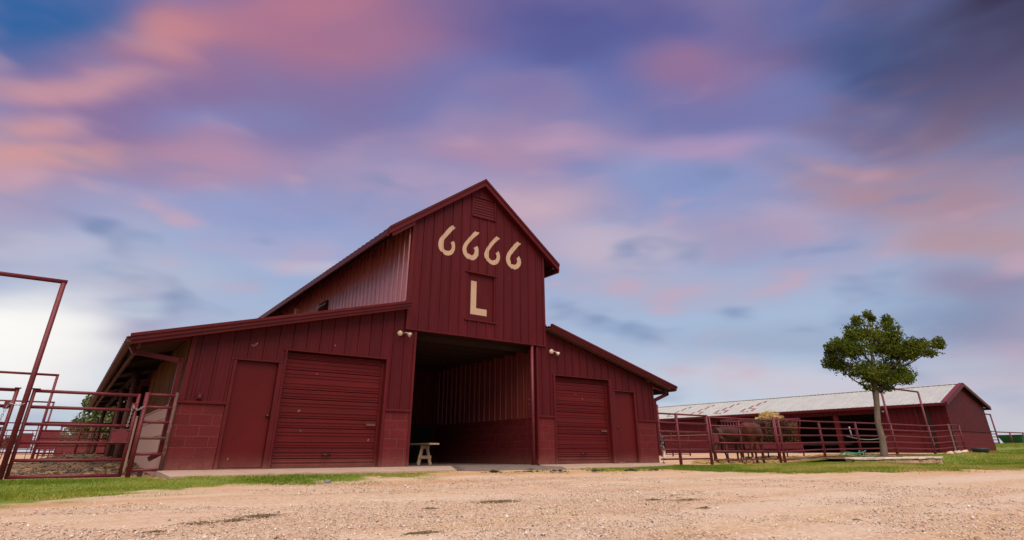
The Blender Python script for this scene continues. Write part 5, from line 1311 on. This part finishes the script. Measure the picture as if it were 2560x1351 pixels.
def leaves(n, lobes, deps, base, ux, ud, size, seed, hole=0.40, flat=0.85):
    r = np.random.default_rng(seed)
    A = np.array([l[2] * l[3] for l in lobes]) ** 0.62
    pick = r.choice(len(lobes), n, p=A / A.sum())
    Lb = np.array(lobes)[pick]; dp = np.array(deps)[pick]
    u = r.normal(size=(n, 3)); u /= np.linalg.norm(u, axis=1)[:, None]
    rad = r.random(n) ** 0.42 * (0.86 + 0.34 * r.random(n))
    d = Lb[:, 0] + u[:, 0] * rad * Lb[:, 2]; z = Lb[:, 1] + u[:, 1] * rad * Lb[:, 3]; w = dp + u[:, 2] * rad * np.maximum(Lb[:, 2], Lb[:, 3]) * flat
    # carve gaps: leaves gather along twigs
    k = (fbm(d * 3.1 + w * 1.2, z * 3.1 - w * 0.8, 3, seed) > hole)
    d, z, w, u = d[k], z[k], w[k], u[k]; n = len(d)
    ux = np.array(ux); ud = np.array(ud)
    P = np.array(base) + d[:, None] * ux + w[:, None] * ud + z[:, None] * np.array([0, 0, 1.0])
    a = r.normal(size=(n, 3)); a[:, 2] -= 0.55; a /= np.linalg.norm(a, axis=1)[:, None]
    b = np.cross(a, r.normal(size=(n, 3))); b /= np.linalg.norm(b, axis=1)[:, None]
    l = size * (0.6 + 0.8 * r.random(n))[:, None]
    V = np.stack([P - a * l * .5, P + b * l * .27 + a * l * .02, P + a * l * .55, P - b * l * .27 + a * l * .02], 1).reshape(-1, 3)
    t = np.clip(0.52 + 0.36 * (fbm(d * 1.7, z * 1.7 + w, 3, seed + 5) - 0.5) * 2 + r.normal(size=n) * 0.18, 0, 0.93)
    t = np.where(r.random(n) < 0.02, 1.0, t)
    return V, np.arange(4 * n).reshape(n, 4), np.repeat(t, 4)
V, Fq, T = leaves(38000, [(a_, b_, c_ * 1.1, d_ * 1.12) for a_, b_, c_, d_ in LOB], DEP, TB, HR, HD, 0.098, 41, 0.455)
cr_ = np_mesh('crown', V, Fq, 'leaf', T)
cr_.parent = tree; cr_.matrix_parent_inverse = Matrix.Translation(-Vector(W[tree.name]))
# planter: dry-laid limestone with capstones
pw = thing('stone_planter', 'low curved-end tan limestone planter wall with pale capstones under the tree', 'planter wall', (24.0, -3.4, 0.0))
pr_ = random.Random(12)
PA, PB_ = 19.6, 26.9
def stone(x0, x1, y0, y1, z0, z1, mat):
    b = bmesh.new(); bmesh.ops.create_cube(b, size=1)
    for v in b.verts:
        v.co = Vector(((x0 + x1) / 2 + v.co.x * (x1 - x0), (y0 + y1) / 2 + v.co.y * (y1 - y0), (z0 + z1) / 2 + v.co.z * (z1 - z0)))
        v.co += Vector((pr_.uniform(-.03, .03), pr_.uniform(-.02, .02), pr_.uniform(-.02, .02)))
    bmesh.ops.bevel(b, geom=list(b.edges), offset=min(0.028, (z1 - z0) * .28), segments=1, affect='EDGES', profile=0.5)
    b.verts.index_update()
    mb = MB(); mb.add([v.co[:] for v in b.verts], [[v.index for v in f.verts] for f in b.faces]); b.free()
    mb.build('stone', mat, pw)
MB().box(PA, PB_ - 0.08, -3.28, -3.12, -0.35, 0.09).build('wall_core', 'dirt', pw)
for row, (z0, z1) in enumerate(((-0.30, -0.13), (-0.125, 0.035))):
    x = PA + pr_.uniform(0, .2)
    while x < PB_ - 0.1:
        w = pr_.uniform(0.26, 0.58)
        zz = pr_.uniform(-.02, .02)
        stone(x, min(x + w - 0.02, PB_), -3.36, -3.16, z0 + zz * .5, z1 + zz, 'stone')
        x += w
x = PA
while x < PB_:
    w = pr_.uniform(0.45, 0.8)
    stone(x, min(x + w - 0.015, PB_ + 0.03), -3.40, -3.08, 0.045, 0.125, 'stonecap')
    x += w
y = -3.06
while y < -1.5:
    w = pr_.uniform(0.35, 0.6)
    stone(PB_ - 0.24, PB_ + 0.03, y, y + w - 0.02, 0.045, 0.125, 'stonecap')
    stone(PB_ - 0.2, PB_, y, y + w - 0.02, -0.2, 0.035, 'stone')
    y += w
xs = np.linspace(PA, PB_ - 0.2, 40); ys = np.linspace(-3.12, -0.7, 16); X, Y = np.meshgrid(xs, ys)
Z = 0.085 + (fbm(X * 2, Y * 2, 3, 6) - 0.5) * 0.06 + 0.08 * np.exp(-((X - 24.3) ** 2 + (Y + 2.4) ** 2) / 0.5)
idx = np.arange(X.size).reshape(X.shape)
np_mesh('planter_soil', np.stack([X, Y, Z], -1).reshape(-1, 3), np.stack([idx[:-1, :-1], idx[:-1, 1:], idx[1:, 1:], idx[1:, :-1]], -1).reshape(-1, 4), 'muck', None, 'structure')
# green garden hose tossed on the planter's left end
mb = MB(); pts = []
for i in range(34):
    a = i * 0.42
    pts.append((21.0 + 0.42 * math.cos(a) + 0.03 * i, -2.5 + 0.24 * math.sin(a), 0.16 + 0.012 * (i % 15) + 0.03 * math.sin(a * 2.3)))
pts += [(21.9, -2.7, 0.17), (22.3, -2.8, 0.16), (22.8, -2.75, 0.16)]
hs = mb.path(pts, 0.015, 6).build('garden_hose', 'hose', None, True); tag(hs, 'coiled green garden hose on the left end of the stone planter', 'hose')
rb = MB().lathe((39.4, -0.9, float(GZ(39.4, -0.9))), [(0, 0.34), (0.16, 0.40), (0.24, 0.42), (0.25, 0.37), (0.08, 0.30)], 18).build('feed_tub', 'black', None, True)
tag(rb, 'black rubber feed tub on the grass at the near shed corner', 'tub')
rk = random.Random(3)
for i in range(9):
    b = bmesh.new(); bmesh.ops.create_icosphere(b, subdivisions=2, radius=1)
    for v in b.verts:
        v.co *= 0.75 + 0.45 * float(fbm(v.co.x * 1.5 + i * 3, v.co.y * 1.5 + v.co.z, 3, 60 + i))
    me = bpy.data.meshes.new('rock'); b.to_mesh(me); b.free(); me.materials.append(MT['stonecap'])
    o = bpy.data.objects.new('rock', me); COL.objects.link(o); x = 36.6 + i * 0.33
    o.location = (x, -0.25 + rk.uniform(-.15, .15), float(GZ(x, -.2)) + 0.04); s_ = rk.uniform(0.10, 0.19); o.scale = (s_ * 1.3, s_, s_ * .7)
    tag(o, ['leftmost pale rock in the row under the fence by the shed corner', 'second pale rock from the left in the row by the shed', 'third pale rock from the left in the row by the shed', 'fourth pale rock from the left in the row by the shed', 'middle pale rock of the row under the fence by the shed', 'fourth pale rock from the right in the row by the shed', 'third pale rock from the right in the row by the shed', 'second pale rock from the right in the row by the shed', 'rightmost pale rock of the row, next to the shed corner'][i], 'rock', 'rocks under the fence by the shed')
wp = MB().tube((31.0, 0.0, 1.36), (31.05, 0.0, 0.90), 0.030, 8)
o = wp.build('white_pipe', 'white', None, True); o.location.x -= 3.9; o.location.y += 0.06
tag(o, 'short white plastic pipe hanging on the fence left of the tree', 'pipe')
pts = [(27.0 + i * 0.3, 0.3 + 0.0 * i, 0.98 - 0.14 * math.sin(math.pi * min(1, i / 14))) for i in range(15)]
o = MB().path(pts, 0.014, 6).build('slack_rope', 'rope', None, True); tag(o, 'pale slack rope slung behind the fence rails by the tree trunk', 'rope')

# ------------------------------------------------------------------ far right crest: arch, fence, green bin
arch('distant red pipe gate arch on the grassy crest right of the shed', 95.3, 92.0, 14.0, 4.7, 1.2, 0.09)
pipe_fence('distant red fence along the grassy crest at the right edge', [(95.3, 14.0, 1.2), (125, 12.0, 1.2)], [1.45], [(95.3 + i * 4.2, 14.0 - i * 0.28, 1.2) for i in range(8)], r=0.07, pr=0.09)
pipe_fence('distant red ladder-like pen rails between the shed end and the crest arch', [(88.0, 14.0, 1.15), (95.3, 14.0, 1.2)], [0.15, 0.5, 0.85, 1.2, 1.5], [(88, 14, 1.15), (91.5, 14, 1.17)], r=0.05, pr=0.07)
bn2 = thing('feed_bin', 'dark green tapered steel bin standing on the crest at the right edge', 'bin', (111, 15, 1.2))
MB().hexa([(106.8, 14.6, 1.15), (114.5, 14.6, 1.15), (114.5, 16.6, 1.15), (106.8, 16.6, 1.15), (105.8, 14.2, 2.42), (115.5, 14.2, 2.42), (115.5, 17, 2.42), (105.8, 17, 2.42)]).build('hopper', 'binpaint', bn2)
MB().box(105.7, 115.6, 14.1, 17.1, 2.42, 2.50).build('rim', 'binpaint', bn2)

# ------------------------------------------------------------------ trees far behind the left pens
def far_tree(label, x, y, lobes, n, size, seed, trunk):
    t = thing('tree', label, 'tree', (x, y, 0), 0, None)
    MB().path([(x, y, -0.3), (x + 0.1, y, trunk * .5), (x, y, trunk)], [0.22, 0.17, 0.08], 8).build('trunk', 'bark', t, True)
    V, F_, T_ = leaves(n, lobes, [0.3 * math.sin(i * 2.1) for i in range(len(lobes))], (x, y, 0), (1, 0, 0), (0, 1, 0), size, seed, 0.33)
    c = np_mesh('crown', V, F_, 'leaf2', T_); c.parent = t; c.matrix_parent_inverse = Matrix.Translation(-Vector((x, y, 0)))
far_tree('bushy pale green tree just beyond the end of the barn eave', 0.2, 52, [(0.3, 3.0, 2.2, 1.3), (-0.9, 2.3, 1.3, 1.0), (0.1, 4.4, 1.3, 0.9), (1.4, 2.2, 1.3, 1.1), (-0.4, 1.5, 1.4, 0.9), (-0.9, 4.4, 0.6, 0.7)], 5200, 0.34, 71, 3.6)
far_tree('small distant tree, right one of the pair above the pen rails', -2.4, 112, [(0, 2.6, 1.1, 1.1), (0.6, 2.0, 0.9, 0.8)], 900, 0.42, 72, 2.2)
far_tree('small distant tree, left one of the pair above the pen rails', -4.1, 112, [(0, 2.9, 0.8, 1.0), (0.3, 1.9, 0.9, 0.8)], 800, 0.42, 73, 2.2)
far_tree('lone small distant tree behind the tall pole at the left edge', -8.6, 112, [(0, 2.2, 1.2, 0.8), (-0.8, 1.8, 0.9, 0.7)], 800, 0.42, 74, 2.0)

# ------------------------------------------------------------------ grass, pebbles, litter
def in_view(x, y, pad=0.06):
    d = np.stack([x - CAM.x, y - CAM.y], -1)
    f2 = np.array([math.sin(yaw), math.cos(yaw)]); r2 = np.array([math.cos(yaw), -math.sin(yaw)])
    a = d @ f2; b = d @ r2
    return (a > 1.0) & (np.abs(b) < a * (0.84 + pad) + 0.6)
def grass_patch(name, x0, x1, y0, y1, n, h, seed, label, zoff=0.0):
    r = np.random.default_rng(seed)
    x = x0 + (x1 - x0) * r.random(n); y = y0 + (y1 - y0) * r.random(n)
    k = (r.random(n) < GRASS(x, y) ** 1.3) & in_view(x, y)
    x, y = x[k], y[k]; n = len(x)
    z = GZ(x, y) - 0.012
    dist = np.hypot(x - CAM.x, y - CAM.y)
    tall = fbm(x * 1.1, y * 1.1, 3, 15)
    hh = h * np.where((y > -4.4) & (y < -3.2) & (x > 21) & (x < 28), 0.6, 1.0) * (0.45 + 0.9 * tall) * (0.6 + 0.8 * r.random(n))
    wd = 0.0045 + dist * 0.00022
    a = r.random(n) * 6.283; lean = r.normal(size=(n, 2)) * 0.55
    P = np.stack([x, y, z], 1); s = np.stack([np.cos(a), np.sin(a), 0 * a], 1) * wd[:, None]
    tip = P + np.stack([lean[:, 0] * hh, lean[:, 1] * hh, hh], 1)
    V = np.stack([P - s, P + s, tip], 1).reshape(-1, 3)
    dry = fbm(x * 0.55 + 4, y * 0.9, 4, 33)
    dryx = np.interp(x, [8, 14, 17, 23, 27, 60], [0.0, 0.10, 0.24, 0.20, 0.0, -0.02])
    edge = 1 - sstep(0.0, 0.9, y - np.interp(x, EDGE_X, EDGE_Y))
    t = np.clip(0.40 + (dry - 0.5) * 1.7 + dryx + edge * 0.18 + r.normal(size=n) * 0.22, 0, 1)
    o = np_mesh(name, V, np.arange(3 * n).reshape(n, 3), 'grass', np.repeat(t, 3), 'stuff')
    o['label'] = label
grass_patch('grass', -7, 9.5, -7.5, -0.1, 330000, 0.040, 1, 'green lawn strip in front of the gate and the left apron')
grass_patch('grass', 9.0, 24, -8.5, 0.3, 330000, 0.055, 2, 'green and straw-coloured grass bank before the corral fence')
grass_patch('grass', 24, 62, -16, 1.0, 240000, 0.07, 3, 'green grass bank in front of the shed and to its right')
grass_patch('grass', 60, 135, -20, 40, 60000, 0.16, 4, 'grass on the far crest at the right edge')
def pebbles(n, seed):
    r = np.random.default_rng(seed)
    d = 2.9 * (13.5 / 2.9) ** (r.random(n) ** 0.9)
    th = yaw + (r.random(n) * 2 - 1) * 0.80
    x = CAM.x + d * np.sin(th); y = CAM.y + d * np.cos(th)
    e = np.interp(x, EDGE_X, EDGE_Y)
    k = (y < e + 0.25) & in_view(x, y)
    x, y, d = x[k], y[k], d[k]; n = len(x)
    s = (0.0032 + 0.0055 * r.random(n) ** 2.2) * (0.8 + d * 0.045)
    big = r.random(n) < 0.012
    s = np.where(big, s * 2.2, s)
    base = np.array([[1, 0, 0], [0, 1, 0], [-1, 0, 0], [0, -1, 0], [0, 0, 0.75], [0, 0, -0.6]])
    J = base[None] * (0.65 + 0.7 * r.random((n, 6, 1))) + r.normal(size=(n, 6, 3)) * 0.16
    a = r.random(n) * 6.283; c, si = np.cos(a)[:, None], np.sin(a)[:, None]
    el_ = 0.8 + 0.8 * r.random(n)
    JX = J[:, :, 0] * el_[:, None]; JY = J[:, :, 1]
    V = np.stack([x[:, None] + (JX * c - JY * si) * s[:, None], y[:, None] + (JX * si + JY * c) * s[:, None], GZ(x, y)[:, None] + (J[:, :, 2] + 0.18) * s[:, None] + 0.002], -1).reshape(-1, 3)
    f = np.array([[0, 1, 4], [1, 2, 4], [2, 3, 4], [3, 0, 4], [1, 0, 5], [2, 1, 5], [3, 2, 5], [0, 3, 5]])
    Fq = (np.arange(n)[:, None, None] * 6 + f[None]).reshape(-1, 3)
    t = np.clip(0.5 + r.normal(size=n) * 0.27, 0, 1)
    o = np_mesh('gravel', V, Fq, 'pebble', np.repeat(t, 6), 'stuff'); o['label'] = 'loose pale gravel stones over the yard'
pebbles(85000, 5)
def clump(label, x, y, lx, ly, n, seed, mat='manure', name='manure_patch', sz=0.0075, group=None):
    r = np.random.default_rng(seed)
    n = n * 3 if mat == 'manure' else n
    px = x + r.normal(size=n) * lx * 0.5; py = y + r.normal(size=n) * ly * 0.5
    core = np.exp(-((px - x) / (lx * .5)) ** 2 - ((py - y) / (ly * .5)) ** 2)
    s = sz * (0.35 + 1.0 * r.random(n)) * (0.55 + 0.8 * core)
    base = np.array([[1, 0, 0], [0, 1, 0], [-1, 0, 0], [0, -1, 0], [0, 0, 0.7], [0, 0, -0.5]])
    J = base[None] * (0.6 + 0.8 * r.random((n, 6, 1))) + r.normal(size=(n, 6, 3)) * 0.25
    J[:, :, 0] *= 1.6; J[:, :, 2] *= 0.7
    V = np.stack([px[:, None] + J[:, :, 0] * s[:, None], py[:, None] + J[:, :, 1] * s[:, None], GZ(px, py)[:, None] + 0.006 + (J[:, :, 2] + 0.15 + 0.9 * core[:, None] * r.random((n, 1))) * s[:, None]], -1).reshape(-1, 3)
    f = np.array([[0, 1, 4], [1, 2, 4], [2, 3, 4], [3, 0, 4], [1, 0, 5], [2, 1, 5], [3, 2, 5], [0, 3, 5]])
    o = np_mesh(name, V, (np.arange(n)[:, None, None] * 6 + f[None]).reshape(-1, 3), mat)
    o['kind'] = 'stuff'; o['label'] = label
for i, (x, y, lx, ly, n, lb) in enumerate([
    (2.20, -7.75, 0.40, 0.20, 230, 'dark trampled manure patch on gravel, in front of the open bay'),
    (4.05, -8.85, 0.30, 0.14, 80, 'thin brown manure smear on the right half of the gravel'),
    (3.75, -8.6, 0.20, 0.13, 70, 'small brown manure smear left of the thin one, right half of the gravel'),
    (-0.27, -7.8, 0.20, 0.14, 170, 'dark crumbled manure patch low on the gravel, left of centre'),
    (-0.55, -8.05, 0.14, 0.10, 60, 'small olive manure clod just left of the crumbled patch'),
    (0.28, -9.65, 0.20, 0.08, 80, 'narrow manure streak close to the bottom edge, centre left'),
    (1.22, -8.05, 0.10, 0.07, 40, 'little dark manure clod between the two large patches'),
    (-0.80, -8.1, 0.25, 0.2, 40, 'faint scatter of manure crumbs on the left of the gravel'),
    (-1.15, -8.5, 0.10, 0.07, 30, 'tiny manure clod nearest the lower left corner'),
    (3.35, -9.6, 0.12, 0.07, 40, 'small brown clod near the bottom edge, right of centre')]):
    clump(lb, x, y, lx, ly, n, 100 + i)
lb = ['dark dry leaf litter at the foot of the dirt ramp, left end', 'dark dry leaf litter at the middle foot of the dirt ramp', 'dark dry leaf litter at the right foot of the dirt ramp', 'dark leaf litter before the right apron, nearest the ramp', 'dark leaf litter before the middle of the right apron', 'dark leaf litter before the right end of the right apron']
for i, (x, y) in enumerate([(6.0, -2.15), (6.9, -2.2), (7.7, -2.25), (8.9, -2.35), (9.9, -2.5), (10.7, -2.55)]):
    clump(lb[i], x, y, 0.35, 0.12, 26, 200 + i, 'greenmuck', 'leaf_litter', 0.035)
clump('flattened brown leaves lying on the dirt ramp', 6.9, -0.9, 0.35, 0.12, 20, 300, 'manure', 'leaf_litter', 0.04)
st = MB().lathe((1.95, -3.1, float(GZ(1.95, -3.1)) - 0.01), [(0, 0.05), (0.03, 0.055), (0.06, 0.03)], 9).build('stone', 'greystone', None)
tag(st, 'single grey stone on the gravel below the left roll-up door', 'stone')
st = MB().lathe((4.55, -8.25, float(GZ(4.55, -8.25)) - 0.01), [(0, 0.035), (0.03, 0.045), (0.055, 0.02)], 8).build('stone', 'stonecap', None)
tag(st, 'single pale stone on the gravel right of the dark trampled patch', 'stone')
# loose muck over the heap in the left pen
def muck_lumps(n, seed):
    r = np.random.default_rng(seed)
    x = -1.5 + r.normal(size=n) * 0.95; y = 5.2 + r.normal(size=n) * 2.6
    k = (x < -0.25) & (x > -3.6) & (y > 1.0) & (y < 12)
    x, y = x[k], y[k]; n = len(x)
    s = 0.009 + 0.030 * r.random(n) ** 4
    base = np.array([[1, 0, 0], [0, 1, 0], [-1, 0, 0], [0, -1, 0], [0, 0, 0.7], [0, 0, -0.5]])
    J = base[None] * (0.6 + 0.8 * r.random((n, 6, 1))) + r.normal(size=(n, 6, 3)) * 0.25
    V = np.stack([x[:, None] + J[:, :, 0] * s[:, None], y[:, None] + J[:, :, 1] * s[:, None], GZ(x, y)[:, None] + (J[:, :, 2] + 0.3) * s[:, None]], -1).reshape(-1, 3)
    f = np.array([[0, 1, 4], [1, 2, 4], [2, 3, 4], [3, 0, 4], [1, 0, 5], [2, 1, 5], [3, 2, 5], [0, 3, 5]])
    o = np_mesh('muck_heap', V, (np.arange(n)[:, None, None] * 6 + f[None]).reshape(-1, 3), 'muck', None, 'stuff')
    o['label'] = 'brown lumpy muck heap behind the wide gate'
muck_lumps(16000, 9)
